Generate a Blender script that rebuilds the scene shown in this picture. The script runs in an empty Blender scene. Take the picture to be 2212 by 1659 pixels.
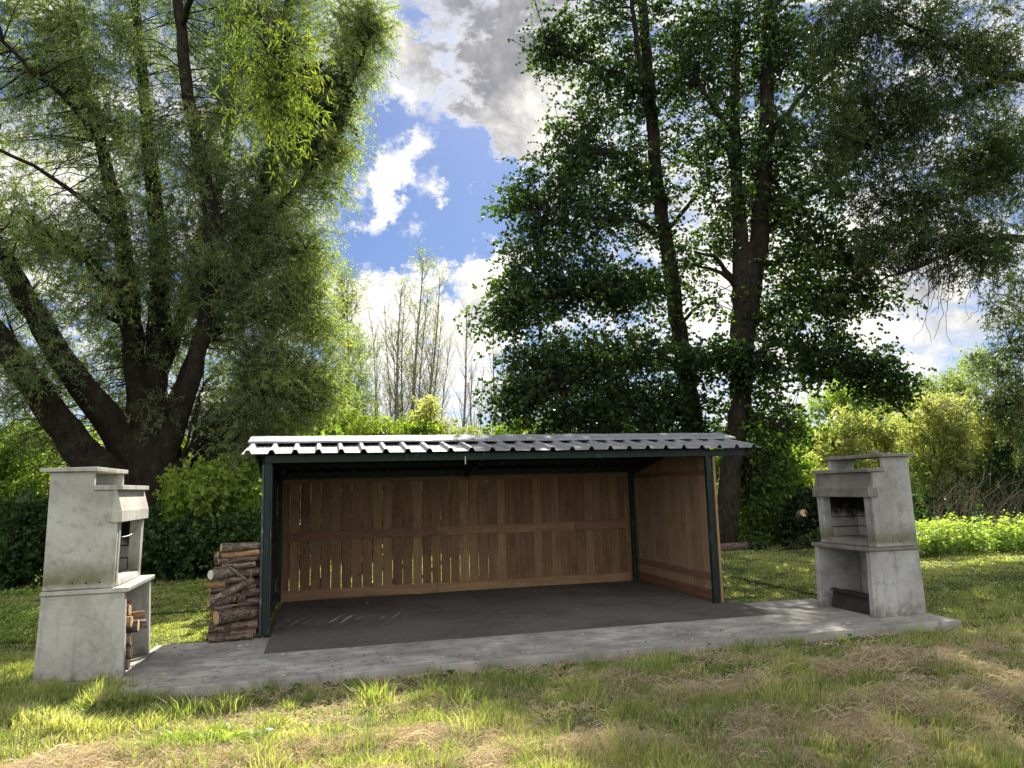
import bpy, bmesh, math, random
import numpy as np
from mathutils import Vector, Matrix
R = math.radians
rng = np.random.default_rng(7)
random.seed(7)
scene = bpy.context.scene
col = scene.collection

# ------------------------------------------------------------------ camera
CAM = np.array([0.63, -9.123, 1.6]); FPX = 1589.7      # focal length in px of a 2212 px wide picture
YAW, PIT, ROL = 0.25208, 0.13933, -0.026155
cy_, sy_ = math.cos(YAW), math.sin(YAW)
fw = Vector((sy_*math.cos(PIT), cy_*math.cos(PIT), math.sin(PIT)))
rt = Vector((cy_, -sy_, 0)); up = rt.cross(fw)
r2 = rt*math.cos(ROL)+up*math.sin(ROL); u2 = -rt*math.sin(ROL)+up*math.cos(ROL)
cd = bpy.data.cameras.new('camera'); cam = bpy.data.objects.new('camera', cd); col.objects.link(cam)
cam.matrix_world = Matrix(((r2.x, u2.x, -fw.x, CAM[0]), (r2.y, u2.y, -fw.y, CAM[1]), (r2.z, u2.z, -fw.z, CAM[2]), (0, 0, 0, 1)))
cd.sensor_width = 36; cd.lens = 36*FPX/2212; cd.clip_start = .05; cd.clip_end = 2000
scene.camera = cam

def ray(u, v):
    d = fw + r2*((u-1106)/FPX) - u2*((v-829.5)/FPX)
    return np.array(d)
def P(u, v, y):
    """world point on the plane y = const behind picture position u, v (used to survey the trees)"""
    d = ray(u, v); return CAM + d*((y-CAM[1])/d[1])
def depth(p):
    return float(np.dot(np.array(p)-CAM, np.array(fw)))

# ------------------------------------------------------------------ light and exposure
SUN = Vector((0.39, 1.24, 1.0)).normalized()
sl = bpy.data.lights.new('sun', 'SUN'); sl.energy = 5.0; sl.angle = R(.55); sl.color = (1, .95, .84)
so = bpy.data.objects.new('sun', sl); col.objects.link(so)
so.rotation_euler = SUN.to_track_quat('Z', 'Y').to_euler(); so.location = (10, 30, 30)
scene.view_settings.view_transform = 'Standard'; scene.view_settings.look = 'None'
scene.view_settings.exposure = 1.52; scene.view_settings.gamma = 1
scene.view_settings.use_curve_mapping = False
cyc = scene.cycles
cyc.max_bounces = 7; cyc.diffuse_bounces = 4; cyc.glossy_bounces = 2; cyc.transmission_bounces = 4
cyc.transparent_max_bounces = 4; cyc.caustics_reflective = False; cyc.caustics_refractive = False
cyc.use_denoising = True; cyc.denoising_prefilter = 'NONE'; cyc.sample_clamp_indirect = 6

# ------------------------------------------------------------------ node helpers
class NT:
    def __init__(s, tree): s.t = tree; s.n = tree.nodes; s.l = tree.links
    def new(s, typ, **kw):
        nd = s.n.new(typ)
        for k, v in kw.items():
            if k.startswith('i_'):
                key = k[2:]; key = int(key) if key.isdigit() else key.replace('_', ' ')
                s.put(nd.inputs[key], v)
            else: setattr(nd, k, v)
        return nd
    def put(s, sock, v):
        if isinstance(v, bpy.types.NodeSocket): s.l.new(v, sock)
        else: sock.default_value = v
    def math(s, op, a, b=0.0, c=None, clamp=False):
        m = s.n.new('ShaderNodeMath'); m.operation = op; m.use_clamp = clamp
        s.put(m.inputs[0], a); s.put(m.inputs[1], b)
        if c is not None: s.put(m.inputs[2], c)
        return m.outputs[0]
    def vm(s, op, a, b=None):
        m = s.n.new('ShaderNodeVectorMath'); m.operation = op; s.put(m.inputs[0], a)
        if b is not None:
            s.put(m.inputs['Scale' if op == 'SCALE' else 1], b)
        return m.outputs['Value' if op in ('DOT_PRODUCT', 'LENGTH') else 'Vector']
    def noise(s, vec, scale, detail=4, rough=.55, dist=0.0):
        nd = s.n.new('ShaderNodeTexNoise'); s.put(nd.inputs['Vector'], vec)
        nd.inputs['Scale'].default_value = scale; nd.inputs['Detail'].default_value = detail
        nd.inputs['Roughness'].default_value = rough; nd.inputs['Distortion'].default_value = dist
        return nd.outputs['Fac']
    def ramp(s, f, stops, interp='LINEAR'):
        nd = s.n.new('ShaderNodeValToRGB'); s.put(nd.inputs[0], f); cr = nd.color_ramp; cr.interpolation = interp
        while len(cr.elements) < len(stops): cr.elements.new(.5)
        for e, (p, c) in zip(cr.elements, stops):
            e.position = p; e.color = (c, c, c, 1) if not hasattr(c, '__len__') else (*c[:3], 1)
        return nd.outputs[0]
    def mix(s, f, a, b, mode='MIX'):
        nd = s.n.new('ShaderNodeMix'); nd.data_type = 'RGBA'; nd.blend_type = mode
        s.put(nd.inputs['Factor'], f)
        for k, v in ((6, a), (7, b)):
            if not isinstance(v, bpy.types.NodeSocket): v = (*v[:3], 1) if hasattr(v, '__len__') else (v, v, v, 1)
            s.put(nd.inputs[k], v)
        return nd.outputs[2]
    def mr(s, v, a, b, c=0.0, d=1.0):
        nd = s.n.new('ShaderNodeMapRange'); nd.interpolation_type = 'SMOOTHSTEP'
        for i, x in enumerate((v, a, b, c, d)): s.put(nd.inputs[i], x)
        return nd.outputs[0]
    def scalev(s, vec, sc):
        nd = s.n.new('ShaderNodeMapping'); s.put(nd.inputs['Vector'], vec); nd.inputs['Scale'].default_value = sc
        return nd.outputs[0]

def material(name):
    m = bpy.data.materials.new(name); m.use_nodes = True; nt = NT(m.node_tree); nt.n.clear()
    out = nt.n.new('ShaderNodeOutputMaterial'); return m, nt, out
def principled(nt, out, color, rough=.8, bump=None, bstr=.3, bdist=.01, metal=0.0, spec=.3):
    p = nt.n.new('ShaderNodeBsdfPrincipled'); nt.put(p.inputs['Base Color'], color if isinstance(color, bpy.types.NodeSocket) else (*color, 1))
    nt.put(p.inputs['Roughness'], rough); nt.put(p.inputs['Metallic'], metal)
    p.inputs['Specular IOR Level'].default_value = spec
    if bump is not None:
        b = nt.n.new('ShaderNodeBump'); b.inputs['Strength'].default_value = bstr; b.inputs['Distance'].default_value = bdist
        nt.put(b.inputs['Height'], bump); nt.l.new(b.outputs[0], p.inputs['Normal'])
    nt.l.new(p.outputs[0], out.inputs[0]); return p

# ------------------------------------------------------------------ sky with clouds
w = bpy.data.worlds.new('World'); scene.world = w; w.use_nodes = True
nt = NT(w.node_tree); nt.n.clear()
wout = nt.n.new('ShaderNodeOutputWorld'); bg = nt.n.new('ShaderNodeBackground'); bg.inputs[1].default_value = 0.1
sky = nt.n.new('ShaderNodeTexSky'); sky.sky_type = 'NISHITA'; sky.sun_disc = False
sky.sun_elevation = math.asin(SUN.z); sky.sun_rotation = math.atan2(SUN.x, SUN.y)
sky.air_density = 1.0; sky.dust_density = .4; sky.ozone_density = 2.5
tc = nt.n.new('ShaderNodeTexCoord'); D = nt.vm('NORMALIZE', tc.outputs['Generated'])
sep = nt.n.new('ShaderNodeSeparateXYZ'); nt.put(sep.inputs[0], D)
zz = nt.math('ADD', nt.math('MAXIMUM', sep.outputs[2], 0.0), .22)
cmb = nt.n.new('ShaderNodeCombineXYZ')
nt.put(cmb.inputs[0], nt.math('DIVIDE', sep.outputs[0], zz)); nt.put(cmb.inputs[1], nt.math('DIVIDE', sep.outputs[1], zz)); cmb.inputs[2].default_value = 3.7
plane = cmb.outputs[0]
wn = nt.n.new('ShaderNodeTexNoise'); nt.put(wn.inputs['Vector'], D); wn.inputs['Scale'].default_value = 9; wn.inputs['Detail'].default_value = 8; wn.inputs['Roughness'].default_value = .66
warp = nt.vm('SCALE', nt.vm('SUBTRACT', wn.outputs['Color'], (.5, .5, .5)), .23)
DW = nt.vm('NORMALIZE', nt.vm('ADD', D, warp))
n1 = nt.noise(plane, 2.2, 6, .55, .2); nf = nt.noise(nt.scalev(D, (1, 1, 1.9)), 17, 9, .64, .25)
field = nt.math('ADD', nt.math('MULTIPLY', nt.math('SUBTRACT', n1, .46), 1.3), nt.math('MULTIPLY', nt.math('SUBTRACT', nf, .5), 3.6))
grey = None
def lump(u, v, rad, wt, soft=.6):
    d = ray(u, v); d = d/np.linalg.norm(d); r = rad/FPX
    return nt.mr(nt.vm('DOT_PRODUCT', DW, tuple(d)), math.cos(r*(1+soft)), math.cos(r*max(0.0, 1-soft)), 0.0, wt)
# cumulus masses (+) and clear patches of blue (-)
for b in [(1020, 110, 190, .62), (1130, 230, 130, .45), (880, 220, 90, .35), (835, 368, 50, .85, .9), (915, 392, 50, 1.05, .9), (955, 425, 26, .8, .9), (775, 460, 50, 1.05, .9), (850, 468, 44, .95, .9), (935, 486, 32, .8, .9), (1040, 445, 26, .6, .9), (1090, 560, 42, .7), (975, 545, 28, .45, .9), (855, 665, 95, 1.05), (980, 700, 110, 1.0), (1060, 650, 60, .7), (800, 640, 60, .6), (960, 850, 120, .5), (1045, 445, 24, .5, .9), (1020, 415, 16, .4, .9),
          (1650, 650, 230, .5), (2080, 700, 220, .5), (800, 90, 80, .3), (700, 450, 40, .2), (300, 600, 350, .35), (60, 40, 80, .3), (70, 330, 110, .45), (1600, 200, 420, .45), (700, 330, 40, .2), (900, 860, 120, .3),
          (940, 320, 75, -.75, .7), (1030, 400, 75, -.8), (1060, 470, 80, -.7), (810, 535, 100, -.95), (920, 520, 90, -.75), (1010, 520, 60, -.5), (735, 420, 50, -.4), (760, 300, 50, -.5), (1010, 600, 34, -.5), (800, 305, 60, -.8), (740, 400, 50, -.35), (860, 430, 22, -.6), (800, 420, 20, -.5), (1085, 400, 40, -.5), (1010, 330, 40, -.4), (960, 480, 60, -.4), (880, 30, 34, -.8), (750, 560, 55, -.5), (905, 780, 60, -.4, .9), (1000, 770, 60, -.35, .9), (40, 180, 80, -.75), (1085, 700, 50, -.2)]:
    field = nt.math('ADD', field, lump(*b))
for b in [(1070, 190, 165, .62, .95), (1000, 80, 130, .45, .9), (1150, 120, 120, .3, .9), (960, 700, 90, .35, .8), (2090, 660, 130, .8, .6), (1120, 60, 90, .3), (60, 300, 90, .3)]:
    k = lump(*b); grey = k if grey is None else nt.math('ADD', grey, k)
cover = nt.mr(field, -.12, 1.15)
thick = nt.math('ADD', grey, nt.math('MULTIPLY', nt.math('SUBTRACT', nt.noise(D, 7.5, 9, .62, .3), .5), 4.2))
rim = nt.math('MULTIPLY', nt.math('ADD', field, nt.math('MULTIPLY', nt.math('SUBTRACT', nf, .5), 1.5)), 1.3)
thick = nt.mr(nt.math('MINIMUM', thick, rim), .05, 1.7)
back = nt.mr(nt.vm('DOT_PRODUCT', D, (SUN.x, SUN.y, 0)), .2, -.5, 1.0, 10.5)     # front-lit clouds behind the camera, brightened further as added fill light
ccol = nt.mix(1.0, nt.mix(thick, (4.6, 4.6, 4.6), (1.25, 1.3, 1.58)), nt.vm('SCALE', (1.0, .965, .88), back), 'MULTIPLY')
skyc = nt.mix(1.0, sky.outputs[0], (.20, .24, .325), 'MULTIPLY')
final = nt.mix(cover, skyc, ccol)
# thin veil low over the horizon
veil = nt.mr(sep.outputs[2], .22, .0, 0.0, .45)
final = nt.mix(veil, final, (3.6, 3.85, 4.4))
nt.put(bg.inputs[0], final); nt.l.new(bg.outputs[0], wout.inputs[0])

# ------------------------------------------------------------------ materials
def geo_pos(nt): return nt.n.new('ShaderNodeNewGeometry').outputs['Position']
def attr(nt, name):
    a = nt.n.new('ShaderNodeAttribute'); a.attribute_name = name; return a.outputs['Fac']

def mat_concrete(name, base, dark, moss=False, lines=False, scale=1.0):
    m, nt, out = material(name); p = geo_pos(nt)
    n = nt.noise(p, 1.7*scale, 6, .6); n2 = nt.noise(p, 9*scale, 5, .65); n3 = nt.noise(p, 120, 2, .6)
    c = nt.mix(nt.mr(n, .35, .68), base, dark)
    c = nt.mix(nt.mr(n2, .50, .70, 0, .5), c, tuple(x*.5 for x in dark)); c = nt.mix(nt.mr(nt.noise(nt.scalev(p, (1.2, 1.2, .7)), 1.9, 7, .7), .50, .66, 0, .45), c, (dark[0]*.62, dark[1]*.58, dark[2]*.5))
    c = nt.mix(nt.mr(n2, .28, .42, .35, 0), c, tuple(min(1, x*1.18) for x in base))
    st = nt.noise(nt.scalev(p, (9, 9, .8)), 1, 5, .6)
    c = nt.mix(nt.mr(st, .52, .72, 0, .42), c, tuple(x*.45 for x in dark))
    c = nt.mix(nt.mr(n3, .5, .8, 0, .22), c, tuple(x*.4 for x in dark))
    h = nt.math('ADD', nt.math('MULTIPLY', n2, .6), nt.math('MULTIPLY', n3, .5))
    if moss:
        s = nt.n.new('ShaderNodeSeparateXYZ'); nt.put(s.inputs[0], p)
        band = nt.math('MULTIPLY', nt.mr(s.outputs[2], .80, .86), nt.mr(s.outputs[2], 1.12, .84))
        mf = nt.math('MULTIPLY', band, nt.mr(nt.noise(p, 6, 5, .7), .30, .58, .35, .9))
        c = nt.mix(mf, c, (.13, .13, .06))
        low = nt.math('MULTIPLY', nt.mr(s.outputs[2], .22, -.02), nt.mr(n2, .38, .6, .1, .8))
        c = nt.mix(low, c, (.14, .12, .09))
    if lines:
        st2 = nt.noise(nt.scalev(p, (1.0, 2.6, 1)), 2.2, 7, .6)
        c = nt.mix(nt.mr(st2, .40, .72, 0, .55), c, (.13, .12, .105)); c = nt.mix(nt.mr(nt.noise(p, .9, 3, .5), .42, .6, 0, .35), c, (.16, .15, .13))
        c = nt.mix(nt.mr(nt.noise(p, 22, 3, .6), .66, .72, 0, .7), c, (.06, .05, .04))
        h = nt.math('ADD', h, nt.math('MULTIPLY', st2, .8))
    principled(nt, out, c, .9, h, .5, .006, spec=.2); return m

def mat_wood(name, base, dark, axis=2, var=.5):
    m, nt, out = material(name); p = geo_pos(nt); t = attr(nt, 'tint')
    sc = [34, 34, 34]; sc[axis] = 1.6
    off = nt.vm('ADD', p, nt.vm('SCALE', (3.1, 1.7, 5.3), nt.math('MULTIPLY', t, 7)))
    g = nt.noise(nt.scalev(off, tuple(sc)), 1, 6, .6, .6)
    sk = [4.5, 4.5, 4.5]; sk[axis] = 1.7
    v = nt.n.new('ShaderNodeTexVoronoi'); nt.put(v.inputs['Vector'], nt.scalev(off, tuple(sk))); v.inputs['Scale'].default_value = 1.6
    knot = nt.mr(v.outputs['Distance'], .12, .04)
    bl = nt.noise(off, 2.2, 4, .6)
    c = nt.mix(nt.mr(g, .35, .7), base, dark)
    c = nt.mix(nt.math('MULTIPLY', knot, .75), c, tuple(x*.3 for x in dark))
    c = nt.mix(nt.mr(bl, .48, .75, 0, .5), c, tuple(x*.55 for x in dark))
    hv = nt.n.new('ShaderNodeHueSaturation'); nt.put(hv.inputs['Color'], c)
    nt.put(hv.inputs['Value'], nt.math('ADD', nt.math('MULTIPLY', t, var), 1-var*.5)); nt.put(hv.inputs['Hue'], nt.math('ADD', .488, nt.math('MULTIPLY', t, .02)))
    principled(nt, out, hv.outputs[0], .75, g, .35, .003, spec=.2); return m

def mat_paint(name, c0, c1, rust=(.25, .27, .24), rough=.45):
    m, nt, out = material(name); p = geo_pos(nt)
    n = nt.noise(p, 3, 5, .6); n2 = nt.noise(nt.scalev(p, (14, 14, 5)), 1, 6, .7)
    c = nt.mix(n, c0, c1); c = nt.mix(nt.mr(n2, .56, .66, 0, .8), c, rust)
    principled(nt, out, c, nt.math('ADD', rough, nt.math('MULTIPLY', n2, .25)), n2, .15, .003); return m

def mat_bark(name, c0, c1, c2, zs=.22, sc=16, axis=2, bd=.03, moss=0.0):
    m, nt, out = material(name); 
    t = nt.n.new('ShaderNodeTexCoord'); p = t.outputs['Object']
    s = [1, 1, 1]; s[axis] = zs
    q = nt.scalev(p, tuple(s))
    n = nt.noise(q, sc, 6, .65, .8); n2 = nt.noise(p, 2.2, 4, .6); n3 = nt.noise(q, sc*4, 3, .6)
    c = nt.mix(nt.mr(n, .38, .62), c0, c1); c = nt.mix(nt.mr(n2, .45, .7, 0, .6), c, c2)
    c = nt.mix(nt.mr(n3, .55, .75, 0, .5), c, tuple(x*.5 for x in c0))
    if moss: c = nt.mix(nt.mr(nt.noise(p, 3.2, 5, .7), .5, .65, 0, moss), c, (.06, .075, .025))
    principled(nt, out, c, .95, nt.math('ADD', n, nt.math('MULTIPLY', n3, .3)), .9, bd, spec=.15); return m

def mat_leaf(name, stops, trans=.45, tcol=(1.15, 1.25, .5), gloss=.35, rough=.45):
    m, nt, out = material(name); t = attr(nt, 'tint')
    c = nt.ramp(t, stops)
    p = nt.n.new('ShaderNodeBsdfPrincipled'); nt.put(p.inputs['Base Color'], c); p.inputs['Roughness'].default_value = rough
    p.inputs['Specular IOR Level'].default_value = gloss
    tr = nt.n.new('ShaderNodeBsdfTranslucent'); nt.put(tr.inputs[0], nt.mix(1.0, c, tcol, 'MULTIPLY'))
    mx = nt.n.new('ShaderNodeMixShader'); mx.inputs[0].default_value = trans
    nt.l.new(p.outputs[0], mx.inputs[1]); nt.l.new(tr.outputs[0], mx.inputs[2]); nt.l.new(mx.outputs[0], out.inputs[0]); return m

M = {}
M['concrete_warm'] = mat_concrete('concrete_warm', (.47, .455, .405), (.34, .33, .295), moss=True)
M['concrete_grey'] = mat_concrete('concrete_grey', (.41, .40, .375), (.27, .26, .24), moss=True)
M['concrete_slab'] = mat_concrete('concrete_slab', (.50, .475, .42), (.34, .32, .28), lines=True)
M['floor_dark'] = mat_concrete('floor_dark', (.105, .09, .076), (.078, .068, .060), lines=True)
M['cast_trim'] = mat_concrete('cast_trim', (.50, .48, .42), (.36, .345, .30))
M['cast_trim_grey'] = mat_concrete('cast_trim_grey', (.27, .245, .21), (.16, .145, .12))
M['plank'] = mat_wood('plank', (.25, .148, .076), (.165, .095, .048), var=.5)
M['plank_light'] = mat_wood('plank_light', (.28, .185, .105), (.20, .13, .075), var=.3)
M['batten'] = mat_wood('batten', (.27, .15, .08), (.18, .10, .055), axis=0)
M['batten_y'] = mat_wood('batten_y', (.20, .10, .06), (.14, .07, .042), axis=1)
M['green_paint'] = mat_paint('green_paint', (.006, .013, .012), (.008, .020, .015), (.055, .07, .07))
M['blue_steel'] = mat_paint('blue_steel', (.045, .058, .065), (.03, .042, .048), (.2, .22, .22))
def mat_roof():
    m, nt, out = material('galvanised'); p = geo_pos(nt)
    n = nt.noise(p, 1.3, 5, .6); n2 = nt.noise(nt.scalev(p, (6, 1, 1)), 3, 6, .65); n3 = nt.noise(p, 26, 5, .7)
    c = nt.mix(n, (.29, .295, .30), (.20, .205, .215)); c = nt.mix(nt.mr(n2, .45, .75, 0, .5), c, (.40, .36, .29))
    c = nt.mix(nt.mr(n3, .54, .68, 0, .6), c, (.13, .12, .09))
    principled(nt, out, c, nt.math('ADD', .55, nt.math('MULTIPLY', n2, .25)), n3, .2, .003, metal=0.0, spec=.25); return m
M['roof'] = mat_roof()
def mat_flash():
    m, nt, out = material('flashing'); p = geo_pos(nt)
    n = nt.noise(p, 2.3, 5, .6); n3 = nt.noise(p, 38, 6, .75); k = nt.mr(nt.noise(p, 1.4, 3, .5), .4, .6)
    c = nt.mix(n, (.27, .275, .29), (.19, .195, .21))
    c = nt.mix(nt.math('MULTIPLY', nt.mr(n3, .52, .57, 0, .9), k), c, (.13, .13, .13))
    principled(nt, out, c, .58, n3, .2, .003, metal=0.0, spec=.25); return m
M['flash'] = mat_flash()
M['bark_willow'] = mat_bark('bark_willow', (.028, .019, .014), (.012, .009, .007), (.028, .024, .017), moss=.3)
M['bark_alder'] = mat_bark('bark_alder', (.040, .029, .022), (.016, .012, .010), (.038, .032, .025), moss=.3)
M['bark_pale'] = mat_bark('bark_pale', (.30, .26, .22), (.20, .17, .14), (.25, .22, .18), sc=30, bd=.01)
M['log_bark'] = mat_bark('log_bark', (.27, .185, .135), (.075, .05, .037), (.20, .145, .11), zs=9, sc=3.2, axis=1, bd=.02)
M['log_bark_red'] = mat_bark('log_bark_red', (.20, .12, .09), (.06, .035, .027), (.13, .085, .065), zs=10, sc=3.5, axis=1, bd=.02)
M['log_bare'] = mat_bark('log_bare', (.33, .19, .09), (.20, .11, .05), (.27, .16, .08), zs=6, sc=4, axis=1, bd=.006)
def mat_ends():
    m, nt, out = material('cut_wood'); t = nt.n.new('ShaderNodeTexCoord'); p = t.outputs['Object']
    wv = nt.n.new('ShaderNodeTexNoise'); nt.put(wv.inputs['Vector'], nt.scalev(p, (1, 30, 30))); wv.inputs['Scale'].default_value = 1.5; wv.inputs['Detail'].default_value = 4
    c = nt.mix(wv.outputs['Fac'], (.62, .44, .24), (.38, .25, .13)); principled(nt, out, c, .85, wv.outputs['Fac'], .2, .003); return m
M['cut_wood'] = mat_ends()
def mat_simple(name, c, c2, sc=20, rough=.8, metal=0.0, spec=.3):
    m, nt, out = material(name); p = geo_pos(nt); n = nt.noise(p, sc, 5, .6)
    principled(nt, out, nt.mix(nt.mr(n, .35, .65), c, c2), rough, n, .3, .004, metal=metal, spec=spec); return m
M['soot'] = mat_simple('soot', (.015, .014, .013), (.03, .028, .026), 8)
def mat_firebrick():
    m, nt, out = material('firebrick'); p = geo_pos(nt); s = nt.n.new('ShaderNodeSeparateXYZ'); nt.put(s.inputs[0], p)
    n = nt.noise(p, 7, 5, .6); c = nt.mix(n, (.34, .32, .29), (.20, .18, .165))
    lvl = nt.math('ADD', s.outputs[2], nt.math('MULTIPLY', nt.math('SUBTRACT', n, .5), .35))
    c = nt.mix(nt.mr(lvl, 1.08, 1.24), c, (.012, .011, .01)); principled(nt, out, c, .9, n, .3, .006, spec=.15); return m
M['firebrick'] = mat_firebrick()
M['joint'] = mat_simple('joint', (.03, .027, .025), (.05, .045, .04))
M['steel'] = mat_simple('steel', (.45, .44, .42), (.3, .29, .27), 30, .4, .6)
M['rust_box'] = mat_simple('rust_box', (.045, .033, .03), (.025, .02, .02), 6)
M['white_block'] = mat_simple('white_block', (.72, .68, .66), (.58, .55, .54), 14)
M['pebble'] = mat_simple('pebble', (.62, .6, .56), (.4, .38, .34), 14)
M['white_paper'] = mat_simple('white_paper', (.8, .8, .78), (.7, .7, .68), 14)
M['earth'] = mat_simple('earth', (.06, .045, .032), (.1, .075, .05), 9, .95)

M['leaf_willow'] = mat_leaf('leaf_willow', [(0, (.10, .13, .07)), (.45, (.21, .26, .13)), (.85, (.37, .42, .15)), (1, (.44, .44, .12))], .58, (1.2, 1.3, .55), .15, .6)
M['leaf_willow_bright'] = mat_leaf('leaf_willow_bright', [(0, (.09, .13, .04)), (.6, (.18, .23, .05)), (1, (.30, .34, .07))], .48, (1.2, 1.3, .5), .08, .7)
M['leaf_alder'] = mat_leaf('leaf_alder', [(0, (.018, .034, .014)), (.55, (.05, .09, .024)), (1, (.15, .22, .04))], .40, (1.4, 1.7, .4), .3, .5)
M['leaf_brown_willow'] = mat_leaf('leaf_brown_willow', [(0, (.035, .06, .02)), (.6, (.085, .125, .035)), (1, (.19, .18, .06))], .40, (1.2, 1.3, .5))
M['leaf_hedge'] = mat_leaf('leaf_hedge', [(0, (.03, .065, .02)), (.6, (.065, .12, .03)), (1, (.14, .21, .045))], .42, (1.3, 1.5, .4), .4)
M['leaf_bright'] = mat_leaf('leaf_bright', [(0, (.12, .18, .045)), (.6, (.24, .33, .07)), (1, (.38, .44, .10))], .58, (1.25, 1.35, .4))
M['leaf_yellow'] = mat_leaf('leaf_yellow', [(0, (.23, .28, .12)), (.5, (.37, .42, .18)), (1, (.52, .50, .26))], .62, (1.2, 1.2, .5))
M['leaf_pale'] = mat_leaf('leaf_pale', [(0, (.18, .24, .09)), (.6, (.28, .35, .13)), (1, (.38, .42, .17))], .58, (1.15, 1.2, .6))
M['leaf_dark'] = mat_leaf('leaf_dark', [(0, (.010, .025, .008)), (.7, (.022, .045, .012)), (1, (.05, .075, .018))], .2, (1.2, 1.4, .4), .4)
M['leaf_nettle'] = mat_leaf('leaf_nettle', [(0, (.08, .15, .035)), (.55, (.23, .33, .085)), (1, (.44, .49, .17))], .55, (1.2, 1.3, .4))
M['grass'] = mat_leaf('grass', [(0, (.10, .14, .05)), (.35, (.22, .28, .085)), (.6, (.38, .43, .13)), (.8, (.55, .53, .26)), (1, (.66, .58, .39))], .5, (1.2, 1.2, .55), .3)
M['hay'] = mat_leaf('hay', [(0, (.19, .14, .09)), (.4, (.50, .40, .26)), (.75, (.70, .60, .41)), (1, (.78, .71, .54))], .38, (1.1, 1.0, .85), .3, .6)
M['petal'] = mat_simple('petal', (.8, .8, .8), (.75, .75, .78), 30)

# ------------------------------------------------------------------ object helpers
def put(name, me, parent=None):
    o = bpy.data.objects.new(name, me); col.objects.link(o)
    if parent: o.parent = parent
    return o
def empty(name, loc=(0, 0, 0)):
    o = bpy.data.objects.new(name, None); o.location = loc; o.empty_display_size = .2; col.objects.link(o); return o
def tag(o, label=None, cat=None, group=None, kind=None):
    if label: o['label'] = label
    if cat: o['category'] = cat
    if group: o['group'] = group
    if kind: o['kind'] = kind
    return o
def np_mesh(name, V, F, mat, tint=None, smooth=False):
    """V (n,3); F (m,k) same-size polygons or list of such arrays; tint per face"""
    Fs = F if isinstance(F, list) else [F]
    me = bpy.data.meshes.new(name); V = np.asarray(V, np.float32)
    me.vertices.add(len(V)); me.vertices.foreach_set('co', V.ravel())
    loops = np.concatenate([np.asarray(f, np.int32).ravel() for f in Fs])
    tot = np.concatenate([np.full(len(f), f.shape[1], np.int32) for f in Fs])
    start = np.concatenate([[0], np.cumsum(tot)[:-1]]).astype(np.int32)
    me.loops.add(len(loops)); me.loops.foreach_set('vertex_index', loops)
    me.polygons.add(len(tot)); me.polygons.foreach_set('loop_start', start)
    try: me.polygons.foreach_set('loop_total', tot)
    except Exception: pass
    me.polygons.foreach_set('use_smooth', np.full(len(tot), smooth))
    if tint is not None:
        a = me.attributes.new('tint', 'FLOAT', 'FACE'); a.data.foreach_set('value', np.asarray(tint, np.float32))
    me.materials.append(mat); me.update(calc_edges=True); return me

class MB:
    def __init__(s): s.v = []; s.f = []; s.t = []
    def poly(s, vs, fs, t=None):
        b = len(s.v); s.v += [tuple(v) for v in vs]; s.f += [tuple(i+b for i in f) for f in fs]
        s.t += [random.random() if t is None else t]*len(fs)
    def box(s, x0, x1, y0, y1, z0, z1, t=None):
        t = random.random() if t is None else t
        vs = [(x, y, z) for x in (x0, x1) for y in (y0, y1) for z in (z0, z1)]
        s.poly(vs, [(0, 1, 3, 2), (4, 6, 7, 5), (0, 4, 5, 1), (2, 3, 7, 6), (0, 2, 6, 4), (1, 5, 7, 3)], t)
    def boxv(s, vs, t=None):   # 8 corners ordered as box()
        t = random.random() if t is None else t
        s.poly(vs, [(0, 1, 3, 2), (4, 6, 7, 5), (0, 4, 5, 1), (2, 3, 7, 6), (0, 2, 6, 4), (1, 5, 7, 3)], t)
    def prism(s, prof, y0, y1, t=None):  # profile in x,z
        t = random.random() if t is None else t
        n = len(prof); vs = [(x, y0, z) for x, z in prof]+[(x, y1, z) for x, z in prof]
        s.poly(vs, [tuple(range(n)), tuple(range(2*n-1, n-1, -1))]+[(i, i+n, (i+1) % n+n, (i+1) % n) for i in range(n)], t)
    def build(s, name, mat, parent=None, bevel=0.0, smooth=False):
        me = bpy.data.meshes.new(name); me.from_pydata(s.v, [], s.f)
        a = me.attributes.new('tint', 'FLOAT', 'FACE'); a.data.foreach_set('value', np.array(s.t, np.float32))
        bm = bmesh.new(); bm.from_mesh(me); bmesh.ops.recalc_face_normals(bm, faces=bm.faces); bm.to_mesh(me); bm.free()
        me.materials.append(M[mat])
        if smooth: me.polygons.foreach_set('use_smooth', [True]*len(me.polygons))
        o = put(name, me, parent)
        if bevel:
            md = o.modifiers.new('bevel', 'BEVEL'); md.width = bevel; md.segments = 2; md.limit_method = 'ANGLE'; md.angle_limit = R(40)
        return o

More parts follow.
